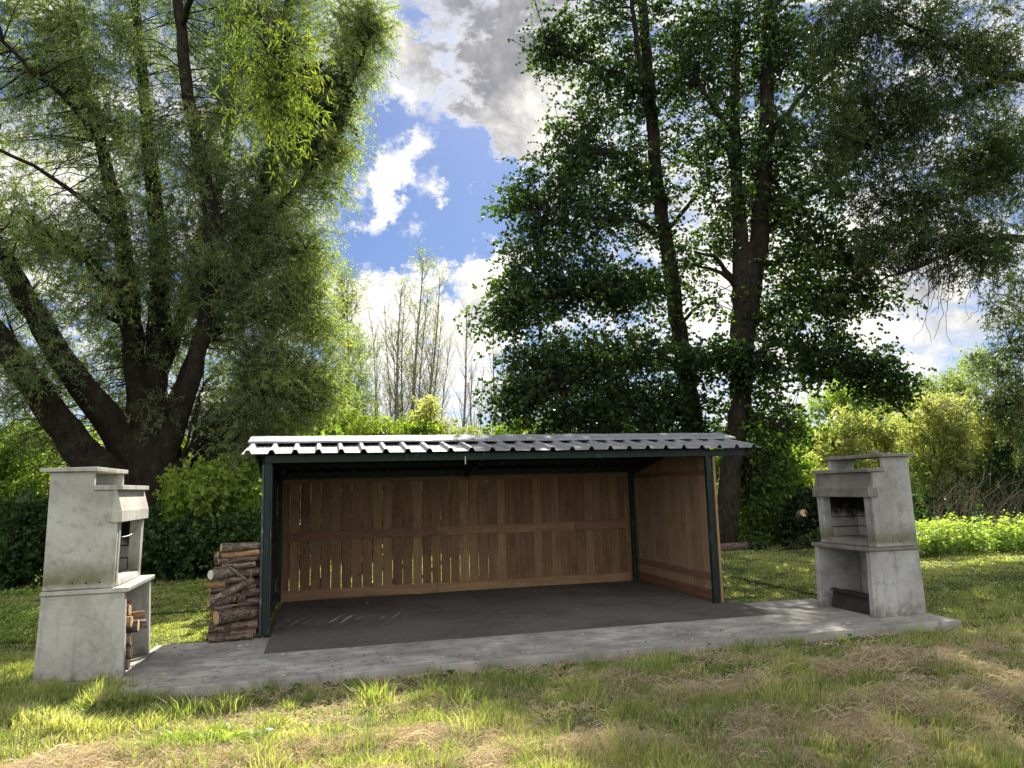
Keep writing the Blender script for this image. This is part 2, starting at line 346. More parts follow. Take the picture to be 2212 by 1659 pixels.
def unit(v): return v/np.maximum(np.linalg.norm(v, axis=-1, keepdims=True), 1e-9)
def resample(pts, step):
    """Catmull-Rom through rows (x,y,z,r)"""
    p = np.asarray(pts, float); p = np.vstack([2*p[0]-p[1], p, 2*p[-1]-p[-2]]); out = []
    for i in range(1, len(p)-2):
        n = max(2, int(np.linalg.norm(p[i+1, :3]-p[i, :3])/step)); t = np.linspace(0, 1, n, endpoint=False)[:, None]
        a, b, c, d = p[i-1], p[i], p[i+1], p[i+2]
        out.append(.5*((2*b)+(-a+c)*t+(2*a-5*b+4*c-d)*t**2+(-a+3*b-3*c+d)*t**3))
    return np.vstack(out+[p[-2][None]])
class Tubes:
    def __init__(s): s.V = []; s.F = []; s.n = 0
    def add(s, path, sides=8, rough=0.0, seed=0, cap=True):
        p = np.asarray(path, float); c, r = p[:, :3], np.maximum(p[:, 3], .001); k = len(p)
        T = unit(np.gradient(c, axis=0)); ref = np.array([0, 0, 1.]) if abs(T[0, 2]) < .9 else np.array([1., 0, 0])
        N = unit(np.cross(T, ref)); B = np.cross(T, N)
        a = np.linspace(0, 2*np.pi, sides, endpoint=False)
        rr = np.repeat(r[:, None], sides, 1)
        if rough:
            g = np.random.default_rng(seed); ph = g.random(6)*6.28
            ridge = sum(np.sin(a[None]*m+ph[i]+np.cumsum(g.normal(0, .25, k))[:, None])*w for i, (m, w) in enumerate(((2, .35), (3, .3), (5, .25), (9, .2), (13, .15))))
            rr = rr*(1+rough*ridge+rough*.5*g.normal(0, .35, (k, sides)))
        V = c[:, None]+rr[..., None]*(np.cos(a)[None, :, None]*N[:, None]+np.sin(a)[None, :, None]*B[:, None])
        i = np.arange(k-1)[:, None]*sides; j = np.arange(sides)[None]; j2 = (j+1) % sides
        F = np.stack([i+j, i+j2, i+sides+j2, i+sides+j], -1).reshape(-1, 4)+s.n
        s.V.append(V.reshape(-1, 3)); s.F.append(F); s.n += k*sides
        if cap:
            for e, row in ((0, 0), (k-1, k-1)):
                s.V.append(c[e][None]); ci = s.n; s.n += 1; st = ci-k*sides if e == 0 else None
                base = ci-(1 if e else 0)-k*sides+row*sides if False else None
                first = (ci-k*sides) if e == 0 else (ci-1-k*sides)
                rj = first+row*sides; jj = np.arange(sides)
                s.F.append(np.stack([rj+jj, rj+(jj+1) % sides, np.full(sides, ci), np.full(sides, ci)], -1))
    def fast(s, A, B, ra, rb, mid=None):
        """many thin three-sided twigs at once, A,B (n,3); mid optional bend point"""
        pts = [A, B] if mid is None else [A, mid, B]; rs = [ra, rb] if mid is None else [ra, (ra+rb)/2, rb]
        n = len(A); D = unit(B-A); N = unit(np.cross(D, rng.normal(size=(n, 3)))); B2 = np.cross(D, N)
        rings = []
        for q, r in zip(pts, rs):
            r = np.broadcast_to(np.asarray(r, float), (n,))[:, None, None]
            rings.append(q[:, None]+r*np.stack([N, -.5*N+.866*B2, -.5*N-.866*B2], 1))
        V = np.stack(rings, 1); k = len(pts)
        base = (np.arange(n)*k*3)[:, None, None]; i = (np.arange(k-1)*3)[None, :, None]; j = np.arange(3)[None, None]; j2 = (j+1) % 3
        F = np.stack([base+i+j, base+i+j2, base+i+3+j2, base+i+3+j], -1).reshape(-1, 4)+s.n
        s.V.append(V.reshape(-1, 3)); s.F.append(F); s.n += n*k*3
    def build(s, name, mat, parent=None, origin=None):
        V = np.vstack(s.V)
        if origin is not None: V = V-np.asarray(origin)
        me = np_mesh(name, V, np.vstack(s.F), M[mat], smooth=True)
        bmx = me; bmx.validate()
        return put(name, me, parent)

class Leaves:
    def __init__(s): s.Q = []; s.T = []
    def add(s, base, d, L, W, tint, fold=0.0):
        n = len(base); d = unit(d); side = unit(np.cross(d, rng.normal(size=(n, 3)))); L = np.broadcast_to(L, (n,))[:, None]; W = np.broadcast_to(W, (n,))[:, None]
        nrm = np.cross(side, d)
        m = base+d*L*.42
        s.Q.append(np.stack([base, m+side*W*.5+nrm*W*fold, base+d*L, m-side*W*.5+nrm*W*fold], 1)); s.T.append(np.clip(tint, 0, 1))
    def build(s, name, mat, parent=None, origin=(0, 0, 0)):
        Q = np.concatenate(s.Q)-np.asarray(origin); n = len(Q)
        me = np_mesh(name, Q.reshape(-1, 3), np.arange(n*4).reshape(-1, 4), M[mat], np.concatenate(s.T))
        return put(name, me, parent)

def foliage(lv, tb, centres, roots, ntw, twl, nlf, L, W, droop=.3, rad=.45, updir=0.0, leafdroop=0.0, outw=.6, brr=.012, tone=None, tonevar=.22, spread=.8, flat=1.0):
    """branchlets roots->centres, ntw twigs on each, nlf leaves on each twig"""
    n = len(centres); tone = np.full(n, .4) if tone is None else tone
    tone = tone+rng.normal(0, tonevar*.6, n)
    mid = (centres+roots)/2+rng.normal(0, .12, (n, 3))+np.array([0, 0, .12])
    if tb is not None: tb.fast(roots, centres, brr*1.6, brr*.5, mid)
    bd = unit(centres-roots)
    f = rng.random((n, ntw, 1))*.55+.45
    S = roots[:, None]+(centres-roots)[:, None]*f + rng.normal(0, rad*.5, (n, ntw, 3))*.5
    Dd = unit((bd[:, None]*outw+rng.normal(0, spread, (n, ntw, 3)))*np.array([1, 1, flat])+np.array([0, 0, updir]))
    S = S.reshape(-1, 3); Dd = Dd.reshape(-1, 3); N = len(S)
    TL = twl*(.55+.7*rng.random(N))[:, None]
    E = S+Dd*TL+np.array([0, 0, -1.])*TL*droop
    mid2 = S+Dd*TL*.5+np.array([0, 0, -1.])*TL*droop*.25
    if tb is not None: tb.fast(S, E, brr*.32, brr*.15, mid2)
    t = (rng.random((N, nlf, 1))**.8)
    B = S[:, None]+Dd[:, None]*TL[:, None]*t+np.array([0, 0, -1.])*TL[:, None]*droop*t**2
    tang = unit(Dd[:, None]-np.array([0, 0, 1.])*2*droop*t)
    ld = tang*.55+rng.normal(0, .62, B.shape)+np.array([0, 0, -leafdroop])
    tt = np.repeat(np.repeat(tone, ntw), nlf)+rng.normal(0, tonevar*.5, N*nlf)
    B = B.reshape(-1, 3); s = .7+.6*rng.random(len(B))
    lv.add(B, ld.reshape(-1, 3), L*s, W*s, tt)

def nearest(C, skel, k=3, lower=.0):
    out = np.empty_like(C)
    for i in range(0, len(C), 400):
        c = C[i:i+400]; d2 = ((c[:, None]-skel[None])**2).sum(-1)+np.maximum(0, skel[None, :, 2]-c[:, None, 2]+lower)**2*3
        j = np.argpartition(d2, k, axis=1)[:, :k]; pick = j[np.arange(len(c)), rng.integers(0, k, len(c))]
        out[i:i+400] = skel[pick]
    return out

def blobpts(blobs):
    """blobs: (u, v, y, ru, rv, ry, n[, tone]) -> cluster centres, tones"""
    C = []; T = []
    for b in blobs:
        u, v, y, ru, rv, ry, n = b[:7]; tn = b[7] if len(b) > 7 else .4
        c = P(u, v, y); s = depth(c)/FPX
        q = rng.normal(size=(n, 3)); q = unit(q)*(rng.random((n, 1))**(1/2.6))
        a, e = np.array(r2), np.array(u2)
        pt = c+q[:, :1]*a*ru*s+q[:, 1:2]*e*rv*s+q[:, 2:]*np.array([0, 1, 0])*ry
        C.append(pt); T.append(np.full(n, tn))
    C = np.vstack(C); T = np.concatenate(T)
    return C, T
def limb(rows, tb, sides=10, rough=.10, step=.3, seed=1):
    """rows (u, v, y, width_px)"""
    pts = []
    for u, v, y, wd in rows:
        p = P(u, v, y); pts.append((*p, .88*wd/2*depth(p)/FPX))
    q = resample(pts, step); q[:, :3] += rng.normal(0, .018, (len(q), 3))
    tb.add(q, sides, rough, seed); return q

# value noise for scattering
_tab = rng.random((64, 64))
def vnoise(x, y):
    xi = np.floor(x).astype(int); yi = np.floor(y).astype(int); fx = x-xi; fy = y-yi; fx = fx*fx*(3-2*fx); fy = fy*fy*(3-2*fy)
    g = lambda a, b: _tab[a % 64, b % 64]
    return (g(xi, yi)*(1-fx)+g(xi+1, yi)*fx)*(1-fy)+(g(xi, yi+1)*(1-fx)+g(xi+1, yi+1)*fx)*fy
def fbm(x, y): return (vnoise(x, y)+.5*vnoise(x*2.1+7, y*2.1+3)+.25*vnoise(x*4.3+1, y*4.3+9))/1.75

# ================================================================== GROUND
def slabmask(x, y):
    return ((x > -1.2) & (x < 7.6) & (y > -2.15) & (y < 2.7)) | ((x > -1.9) & (x < 7.6) & (y > -1.65) & (y < 2.7))
def ground_z(x, y):
    z = -.075+.05*(fbm(x*.5+5, y*.5)-.5)+.09*(fbm(x*1.6+3, y*2.2)-.5)
    near = np.clip((-2.3-y)/.8, 0, 1)
    z = np.where(y < -2.15, z+.035*near*(haymask(x, y)), z)
    d = np.clip(np.maximum(np.maximum(-2.0-x, x-7.7), np.maximum(-2.3-y, y-2.8))/.8, 0, 1)
    z = np.where(y > -1.9, np.maximum(z, -.045), z)
    z = np.where((x > -.9) & (x < 7.5) & (y > -2.3) & (y < -2.0), np.minimum(z, -.085), z)
    inside = slabmask(x, y); z = np.where(inside, -.09, z)
    far = np.clip((y-7)/10, 0, 1); z = z-.3*far
    return z
def haymask(x, y):
    """1 where the mown hay lies: rows along the mower's track plus loose patches"""
    a = fbm(x*.42+2.3+.2*y, y*1.5+.30*x)
    b = fbm(x*1.3+9, y*1.9+4)
    c_ = fbm(x*3.1+1, y*4.2+6); m = np.clip((a*.5+b*.3+c_*.2-.52)/.12, 0, 1)*.85-.6*np.clip((fbm(x*2.2+20, y*2.6+13)-.56)/.08, 0, 1)
    for cx, cy, rx, ry, wt in [(-.65, -3.9, .9, .38, 1), (1.2, -3.95, .9, .28, 1), (2.2, -4.5, 1.3, .3, 1), (3.4, -3.6, .9, .3, 1), (4.4, -4.4, 1.0, .4, 1), (5.3, -3.2, 1.3, .35, 1), (6.5, -3.1, 1.2, .3, .9),
                           (4.6, -5.0, 1.4, .35, 1), (.2, -4.6, 1.2, .25, .9), (6.2, -4.4, .7, 1.2, .8), (3.4, -2.95, .8, .22, .7),
                           (.3, -2.75, 1.5, .30, -1), (1.6, -3.2, 1.1, .28, -.9), (2.6, -3.7, .5, .22, -1), (3.6, -3.95, .55, .2, -1.1), (4.9, -3.75, .35, .2, -1), (-.9, -2.6, .8, .4, -1), (3.0, -4.4, .3, .2, -1), (4.4, -3.1, .5, .2, -.6), (5.6, -2.75, .9, .25, -.7)]:
        m = m+.62*wt*np.exp(-(((x-cx)/rx)**2+((y-cy)/ry)**2)**1.5)
    return np.clip(m, 0, 1)
gx = np.concatenate([np.linspace(-400, -30, 16), np.arange(-28, -6, .5), np.arange(-6, 12, .07), np.arange(12, 34, .5), np.linspace(36, 400, 16)])
gy = np.concatenate([np.linspace(-60, -12, 10), np.arange(-11, -6.6, .3), np.arange(-6.6, 3, .06), np.arange(3, 9, .25), np.arange(9, 40, 1.5), np.linspace(42, 600, 16)])
X, Y = np.meshgrid(gx, gy, indexing='ij'); Z = ground_z(X, Y)
V = np.stack([X, Y, Z], -1).reshape(-1, 3); nx, ny = X.shape
i, j = np.meshgrid(np.arange(nx-1), np.arange(ny-1), indexing='ij'); a = (i*ny+j).ravel()
F = np.stack([a, a+ny, a+ny+1, a+1], -1)
def mat_ground():
    m, nt, out = material('ground'); p = geo_pos(nt); t = attr(nt, 'tint')
    n = nt.noise(p, 1.1, 5, .6); n2 = nt.noise(p, 14, 6, .7); n3 = nt.noise(p, 60, 3, .7)
    g = nt.mix(n, (.05, .085, .022), (.085, .11, .03)); g = nt.mix(nt.mr(n2, .4, .7), g, (.075, .06, .035))
    h = nt.mix(n2, (.20, .145, .085), (.33, .245, .15)); c = nt.mix(nt.mr(t, .2, .8), g, h)
    c = nt.mix(nt.mr(n3, .5, .7, 0, .5), c, (.04, .03, .02)); principled(nt, out, c, .95, nt.math('ADD', n2, n3), .9, .03, spec=.1); return m
M['ground'] = mat_ground()
fc = V[F].mean(1); ft = haymask(fc[:, 0], fc[:, 1])*np.where((fc[:, 1] < -2) & (fc[:, 1] > -8), 1, .12)
g = put('ground', np_mesh('ground', V, F, M['ground'], ft, True)); tag(g, kind='structure')

# concrete slab: front walk and the apron, with a real edge
mb = MB()
mb.box(-1.12, 7.55, -2.1, -1.003, -.12, 0)
mb.box(-1.12, 7.1, -.997, -.09, -.12, -.004)
mb.box(-1.82, -1.125, -1.62, -.48, -.12, -.002)
o = mb.build('path', 'concrete_slab', bevel=.006); tag(o, kind='structure')
mb = MB(); mb.box(.06, 6.0, -1.0, 2.64, -.11, .004); o = mb.build('floor', 'floor_dark', bevel=.004); tag(o, kind='structure')

# ================================================================== SHED
shed = tag(empty('shed', (0, 0, 0)), 'open fronted wooden shed with green posts and corrugated metal roof on the concrete slab', 'shed')
# posts
def post(x, y, z1, flange=None, w=.036):
    mb = MB(); mb.box(x-w, x+w, y-w, y+w, .004, z1); o = mb.build('post', 'green_paint', shed, .005)
    if flange is not None:
        m2 = MB(); m2.box(x-w-.028, x-w-.003, y-w-.006, y+w*.4, .004, z1-.02); m2.box(x+w+.003, x+w+.012, y-w+.004, y+w+.05, .004, z1-.02)
        m2.build('angle_iron', 'blue_steel', o, .002)
post(.0, 0, 1.95, True); post(5.70, 0, 1.95); post(.0, 2.58, 1.86); post(5.68, 2.57, 1.86)
mb = MB(); mb.box(2.83, 2.88, 2.645, 2.69, -.05, 1.85); mb.build('post', 'green_paint', shed, .004)
EY, EZ, RY, RZ, BY = -.16, 2.056, .95, 2.245, 2.86
BZ = RZ-.205*(BY-RY)
def roofz(y): return EZ+(RZ-EZ)*(y-EY)/(RY-EY) if y < RY else RZ-.205*(y-RY)
mb = MB(); mb.box(-.035, 6.27, -.036, .03, 1.952, 2.044); mb.build('beam', 'green_paint', shed, .004)
mb = MB(); mb.box(6.12, 6.40, -.02, .05, 1.965, 2.035); mb.build('beam', 'bark_alder', shed, .006)
mb = MB(); mb.box(-.03, 6.2, 2.535, 2.60, 1.80, 1.868); mb.build('beam', 'green_paint', shed, .004)
mb = MB(); mb.box(-.03, 6.2, 2.54, 2.655, 1.8685, 1.898); mb.build('wall_plate', 'green_paint', shed)
mb = MB()
for y in (.45, 1.45, 2.05): mb.box(-.1, 6.3, y-.03, y+.03, roofz(y)-.075, roofz(y)-.012)
mb.box(-.1, 6.3, RY-.03, RY+.03, RZ-.10, RZ-.02)
mb.build('purlins', 'green_paint', shed).name = 'purlin'
for x in (.0, 2.85, 5.70):
    mb = MB(); pr = [(-.02, roofz(-.02)-.08), (RY, RZ-.105), (2.53, roofz(2.53)-.085), (2.53, roofz(2.53)-.15), (RY, RZ-.18), (-.02, roofz(-.02)-.13)]
    vs = [(x-.025, a, b) for a, b in pr]+[(x+.025, a, b) for a, b in pr]; n = 6
    mb.poly(vs, [tuple(range(n)), tuple(range(2*n-1, n-1, -1))]+[(k, k+n, (k+1) % n+n, (k+1) % n) for k in range(n)], .5)
    mb.build('rafter', 'green_paint', shed)
# roof sheets
xs = []; hs = []
x0 = -.285; ribs = [-.218+.2622*k for k in range(26)]
xs.append(x0); hs.append(0.0)
for r in ribs:
    for dx, h in ((-.042, 0), (-.018, .043), (.018, .043), (.042, 0)):
        if r+dx > xs[-1]+.002: xs.append(r+dx); hs.append(h)
    for k in (.085, .13):
        if r+k < 6.45: xs += [r+k, r+k+.008]; hs += [0, .0025]
        if r+k < 6.45: xs += [r+k+.016]; hs += [0]
xs.append(6.46); hs.append(0)
def sheet(name, ya, za, yb, zb, parent, mat='roof', off=0.0):
    n = 9; V = []; 
    for k in range(n):
        f = k/(n-1)
        for x, h in zip(xs, hs):
            V.append((x, ya+(yb-ya)*f, za+(zb-za)*f+h+off+.002*math.sin(x*3.1+f*4)))
    m = len(xs); F = [(k*m+i, k*m+i+1, (k+1)*m+i+1, (k+1)*m+i) for k in range(n-1) for i in range(m-1)]
    me = np_mesh(name, np.array(V), np.array(F), M[mat]); o = put(name, me, parent)
    md = o.modifiers.new('s', 'SOLIDIFY'); md.thickness = .003; md.offset = -1; return o
rs = sheet('roof_sheet', EY, EZ, RY, RZ, shed)
sheet('ceiling_shade_sheet', EY+.03, EZ+.0075, RY, RZ, shed, 'green_paint', -.006); sheet('ceiling_shade_sheet', RY+.01, RZ, BY-.03, BZ+.006, shed, 'green_paint', -.006)  # added dark sheets under the roof; ceiling shade put into their colour
sheet('roof_sheet', RY+.01, RZ, BY, BZ, shed)
# ridge flashing, with its turned-down lip
pr = [(.565, 2.282-.012), (.57, 2.286), (RY, 2.345), (1.32, 2.262), (1.325, 2.245)]
pr = [(.56, 2.222), (.565, 2.243), (RY, 2.336), (1.34, 2.222), (1.345, 2.20)]
nxx = 30; V = []
for k in range(nxx+1):
    x = -.285+(6.50+.285)*k/nxx
    for y, z in pr: V.append((x+(-.05*(y-.56) if k == nxx and y < 1 else 0), y, z+.003*math.sin(k*1.7)))
m = len(pr); F = np.array([(k*m+i, k*m+i+1, (k+1)*m+i+1, (k+1)*m+i) for k in range(nxx) for i in range(m-1)])
o = put('ridge_flashing', np_mesh('ridge_flashing', np.array(V), F, M['flash']), shed); md = o.modifiers.new('s', 'SOLIDIFY'); md.thickness = .003
# back wall: measured joints
edges = [-.0, .146, .293, .448, .599, .751, .904, 1.060, 1.22, 1.373, 1.525, 1.679, 1.834, 1.99, 2.14, 2.289, 2.437, 2.586, 2.736, 2.889, 3.041, 3.20, 3.354, 3.498, 3.644, 3.80, 3.955, 4.105, 4.26, 4.41, 4.55, 4.698, 4.85, 5.0, 5.15, 5.304, 5.452, 5.56, 5.68]
mb = MB()
for k in range(len(edges)-1):
    a, b = edges[k], edges[k+1]; gap = random.choice([.011, .010, .012, .008]) if k < 22 else random.choice([.003, .006, .001, .0055, .004])
    top = 1.862+random.uniform(-.008, .002); sk = random.uniform(-.002, .002)
    y0 = 2.636+random.uniform(0, .004)
    if a < .01: a = .022
    mb.boxv([(a+gap/2-sk, y0, .012), (a+gap/2+sk, y0, top), (a+gap/2-sk, y0+.022, .012), (a+gap/2+sk, y0+.022, top),
             (b-gap/2+sk, y0, .012), (b-gap/2-sk, y0, top), (b-gap/2+sk, y0+.022, .012), (b-gap/2-sk, y0+.022, top)])
bw = mb.build('back_wall', 'plank', shed)
def batten(x0, x1, z0, z1, y0=2.608, rise=0.0):
    mb = MB(); mb.boxv([(x0, y0, z0), (x0, y0, z1), (x0, 2.6325, z0), (x0, 2.6325, z1), (x1, y0, z0+rise), (x1, y0, z1+rise), (x1, 2.6325, z0+rise), (x1, 2.6325, z1+rise)])
    mb.build('batten', 'batten', bw, .003)
batten(.04, 2.36, .880, 1.008); batten(2.365, 4.66, .874, 1.008); batten(4.665, 5.60, .872, 1.022, 2.603)
batten(.03, 2.37, .014, .155); batten(2.375, 5.60, .012, .148, 2.60); batten(.04, 5.62, 1.735, 1.862)
# left wall
def side_wall(x0, x1, ya, yb, matn, name, gaps):
    mb = MB(); y = ya
    while y < yb-.02:
        wd = random.uniform(.145, .155); y2 = min(y+wd, yb)
        for k in range(1):
            def zt(q): return roofz(q)-.03 if q > .05 else 1.945
            z1a, z1b = zt(y), zt(y2)
            gp = gaps
            mb.boxv([(x0, y+gp/2, .012), (x0, y+gp/2, z1a), (x0, y2-gp/2, .012), (x0, y2-gp/2, z1b), (x1, y+gp/2, .012), (x1, y+gp/2, z1a), (x1, y2-gp/2, .012), (x1, y2-gp/2, z1b)])
        y = y2
    return mb.build(name, matn, shed)
M['dark_boards'] = mat_wood('dark_boards', (.045, .045, .045), (.025, .025, .025), var=.3)
lw = side_wall(-.064, -.040, .045, 2.60, 'dark_boards', 'side_wall', .002)
rw = side_wall(5.772, 5.800, -.028, 2.69, 'plank_light', 'side_wall', .0025)
for a, b, ti in ((.014, .150, .2), (.292, .368, .5), (1.705, 1.765, .4)):
    mb = MB(); mb.box(5.742, 5.7705, .045, 2.60, a, b, ti); mb.build('batten', 'batten_y', rw, .003)
for a, b in ((.014, .150), (.85, .95), (1.69, 1.78)):
    mb = MB(); mb.box(-.0385, -.012, .045, 2.53, a, b); mb.build('batten', 'dark_boards', lw, .003)
# little strap hanging on the beam
mb = MB(); mb.box(2.335, 2.35, -.045, -.0375, 1.90, 2.0); mb.build('strap', 'steel', shed)

# ================================================================== BARBECUES
def barbecue(sx, ox, oy, W, body, trim, label, curved):
    bb = tag(empty('barbecue', (ox, oy, 0)), label, 'barbecue', 'concrete barbecues at the ends of the slab')
    def X(a): return sx*a
    def mk(name, mat, boxes=(), prisms=(), parent=bb, bev=.006):
        mb = MB()
        for b in boxes:
            x0, x1 = sorted((X(b[0]), X(b[1]))); mb.box(x0, x1, *b[2:])
        for prf, y0, y1 in prisms: mb.prism([(X(a), b) for a, b in prf], y0, y1)
        return mb.build(name, mat, parent, bev)
    t = .075
    # base: two cheeks and a back
    mk('base_wall', body, prisms=[([(-.03, 0), (.695, 0), (.675, .744), (-.005, .744)], 0, t)])
    mk('base_wall', body, prisms=[([(-.03, 0), (.695, 0), (.675, .744), (-.005, .744)], W-t, W)])
    mk('base_back', body, boxes=[(0.01, .07, t+.002, W-t-.002, 0, .742)])
    mk('worktop', trim, prisms=[([(-.012, .7475), (.705, .7475), (.71, .79), (-.012, .785)], -.015, W+.02)], bev=.008)
    # upper body
    prf = [(0, .793), (.572, .793), (.585, 1.375), (.552, 1.668), (.375, 1.670), (.375, 1.842), (.012, 1.842)]
    mk('cheek', body, prisms=[(prf, .005, .062)]); mk('cheek', body, prisms=[(prf, W-.062, W-.005)])
    mk('back', body, boxes=[(.012, .06, .064, W-.064, .795, 1.70)])
    mk('pillar', body, prisms=[([(.47, .793), (.578, .793), (.590, 1.374), (.48, 1.374)], .0645, .135)])
    mk('pillar', body, prisms=[([(.47, .793), (.578, .793), (.590, 1.374), (.48, 1.374)], W-.135, W-.0645)])
    mk('hearth', trim, prisms=[([(.062, .795), (.585, .795), (.575, .845), (.50, .865), (.062, .86)], .137, W-.137)], bev=.003)
    # fire bricks: courses with dark joints
    fb = mk('fire_lining', 'joint', boxes=[(.0615, .075, .136, W-.136, .866, 1.60), (.076, .468, .066, .0685+.04, .866, 1.60), (.076, .468, W-.1085, W-.066, .866, 1.60)], bev=0)
    z = .868; rows = []; k = 0
    for hh in (.125, .125, .125, .125, .125):
        rows.append((.0755, .088, .137, W*.5-.003, z, z+hh-.012)); rows.append((.0755, .088, W*.5+.003, W-.137, z, z+hh-.012))
        sh = .012*(k % 2)
        rows.append((.089, .463+sh, .109, .1405+.012*random.random(), z, z+hh-.012)); rows.append((.089, .463+sh, W-.1405-.012*random.random(), W-.109, z, z+hh-.012)); z += hh; k += 1
    mk('fire_brick', 'firebrick', boxes=rows, parent=fb, bev=.003).name = 'brickwork'
    # hood
    if curved: hp = [(.56, 1.377), (.628, 1.377), (.63, 1.478), (.614, 1.50), (.592, 1.55), (.575, 1.61), (.568, 1.669), (.54, 1.669), (.55, 1.55), (.56, 1.48)]
    else: hp = [(.56, 1.377), (.618, 1.377), (.620, 1.485), (.572, 1.669), (.54, 1.669), (.575, 1.485)]
    hd = mk('hood', trim, prisms=[(hp, -.004, W+.004)], bev=.003)
    mk('hood_band', trim, boxes=[(.50, .632 if curved else .6225, -.009, W+.009, 1.374, 1.484)], parent=hd)
    mk('lip', trim, boxes=[(.378, .617, -.012, W+.012, 1.6715, 1.714)], bev=.004)
    mk('flue_shelf', 'soot', boxes=[(.08, .333, .066, .20, 1.60, 1.66)], bev=0); mk('flue_shelf', 'soot', boxes=[(.08, .333, W-.20, W-.066, 1.60, 1.66)], bev=0)
    mk('chimney_front', body, boxes=[(.335, .372, .064, W-.064, 1.42, 1.712)], bev=.003)
    mk('cap', trim, prisms=[([(-.065, 1.845), (.402, 1.845), (.405, 1.886), (-.065, 1.880)], -.035, W+.035)], bev=.006)
    mb = MB()
    for zz in (.19, .385, .58):
        x0, x1 = sorted((X(.0705), X(.072))); mb.box(x0, x1, t+.004, W-t-.004, zz, zz+.006)
    for k_, zz in enumerate((.0, .196, .391, .586)):
        for yy in ((.36, .76) if k_ % 2 else (.56,)):
            x0, x1 = sorted((X(.0705), X(.072))); mb.box(x0, x1, yy, yy+.006, zz+.003, zz+.185)
    mb.build('mortar_joint', 'cast_trim_grey', bb).name = 'mortar'
    # vent holes drilled in the cheek
    for hx in (.24, .35, .46):
        mb = MB(); n = 10; y0 = .0035
        vs = [(X(hx)+.0085*math.cos(q*6.2832/n), y0, .846+.0085*math.sin(q*6.2832/n)) for q in range(n)]+[(X(hx)+.0085*math.cos(q*6.2832/n), .02, .846+.0085*math.sin(q*6.2832/n)) for q in range(n)]
        mb.poly(vs, [tuple(range(n)), tuple(range(2*n-1, n-1, -1))]+[(q, q+n, (q+1) % n+n, (q+1) % n) for q in range(n)])
        mb.build('vent_hole', 'soot', bb)
    return bb
bl = barbecue(1, -1.785, -1.574, 1.06, 'concrete_warm', 'cast_trim', 'pale sunlit concrete barbecue with firewood stored under its worktop, left of the shed', False)
br = barbecue(-1, 7.485, -1.649, 1.02, 'concrete_grey', 'cast_trim_grey', 'grey concrete barbecue with sooty fire box and rounded hood, right of the shed', True)
# skewer rail bent across the fire box of the left one
tb = Tubes(); tb.add(resample([(-1.235, -1.43, 1.235, .006), (-1.22, -1.2, 1.225, .006), (-1.22, -.95, 1.235, .006), (-1.235, -.66, 1.285, .006)], .05), 8)
tag(tb.build('grill_rod', 'steel'), 'thin bent metal rod lying across the fire box of the left barbecue', 'rod')
mb = MB(); mb.box(-1.34, -1.245, -1.405, -1.365, .870, 1.0); tag(mb.build('concrete_block', 'white_block', None, .006), 'small whitish block standing in the hearth of the left barbecue', 'block')
mb = MB(); mb.box(7.32, 7.385, -1.28, -1.21, 1.886, 1.945); tag(mb.build('small_brick', 'cast_trim_grey', None, .006), 'small grey stone standing on the cap of the right barbecue', 'stone')
# dark tray leaning in the right barbecue
mb = MB(); mb.boxv([(6.86, -1.50, .008), (6.92, -1.50, .205), (6.86, -.80, .008), (6.92, -.80, .225), (7.12, -1.50, .008), (7.12, -1.50, .19), (7.12, -.80, .008), (7.12, -.80, .20)])
tr = mb.build('metal_box', 'rust_box', None, .006); tag(tr, 'dark rusty metal box standing on the slab inside the right barbecue', 'box')
mb = MB(); mb.boxv([(6.855, -1.51, .195), (6.915, -1.51, .215), (6.855, -.79, .215), (6.915, -.79, .235), (6.93, -1.51, .195), (6.935, -1.51, .215), (6.93, -.79, .215), (6.935, -.79, .235)]); mb.build('rim', 'rust_box', tr, .003)

# ================================================================== LOGS
def log(path, mat, label, group, ends=(1, 1), rough=.1, sides=18, seed=0, cat='log', name='log', endmat='cut_wood', stub=None):
    p = resample(path, .035); c = p[:, :3].mean(0); q = p.copy(); q[:, :3] -= c
    tb = Tubes(); tb.add(q, sides, rough, seed, cap=True)
    if stub: tb.add(resample([(*(np.array(s[:3])-c), s[3]) for s in stub], .03), 8, .06, seed+5)
    o = tb.build(name, mat); o.location = c; tag(o, label, cat, group)
    # bark runs along the log: turn texture space by storing the mesh along its own axis is not needed for short logs
    V = tb.V[0].reshape(-1, sides, 3) if False else np.asarray(tb.V[0]).reshape(len(q), sides, 3)
    for e, idx in zip(ends, (0, len(q)-1)):
        if not e: continue
        ring = V[idx]; cc = ring.mean(0); d = unit(q[0, :3]-q[1, :3]) if idx == 0 else unit(q[-1, :3]-q[-2, :3])
        r1 = cc+(ring-cc)*.90+d*.0025; r0 = cc+(ring-cc)*.93-d*.004
        vs = np.vstack([r0, r1, (cc+d*.003)[None]]); F4 = np.array([(i, (i+1) % sides, sides+(i+1) % sides, sides+i) for i in range(sides)]); F3 = np.array([(sides+i, sides+(i+1) % sides, 2*sides) for i in range(sides)])
        put('cut_end', np_mesh('cut_end', vs, [F4, F3], M[endmat]), o)
    return o
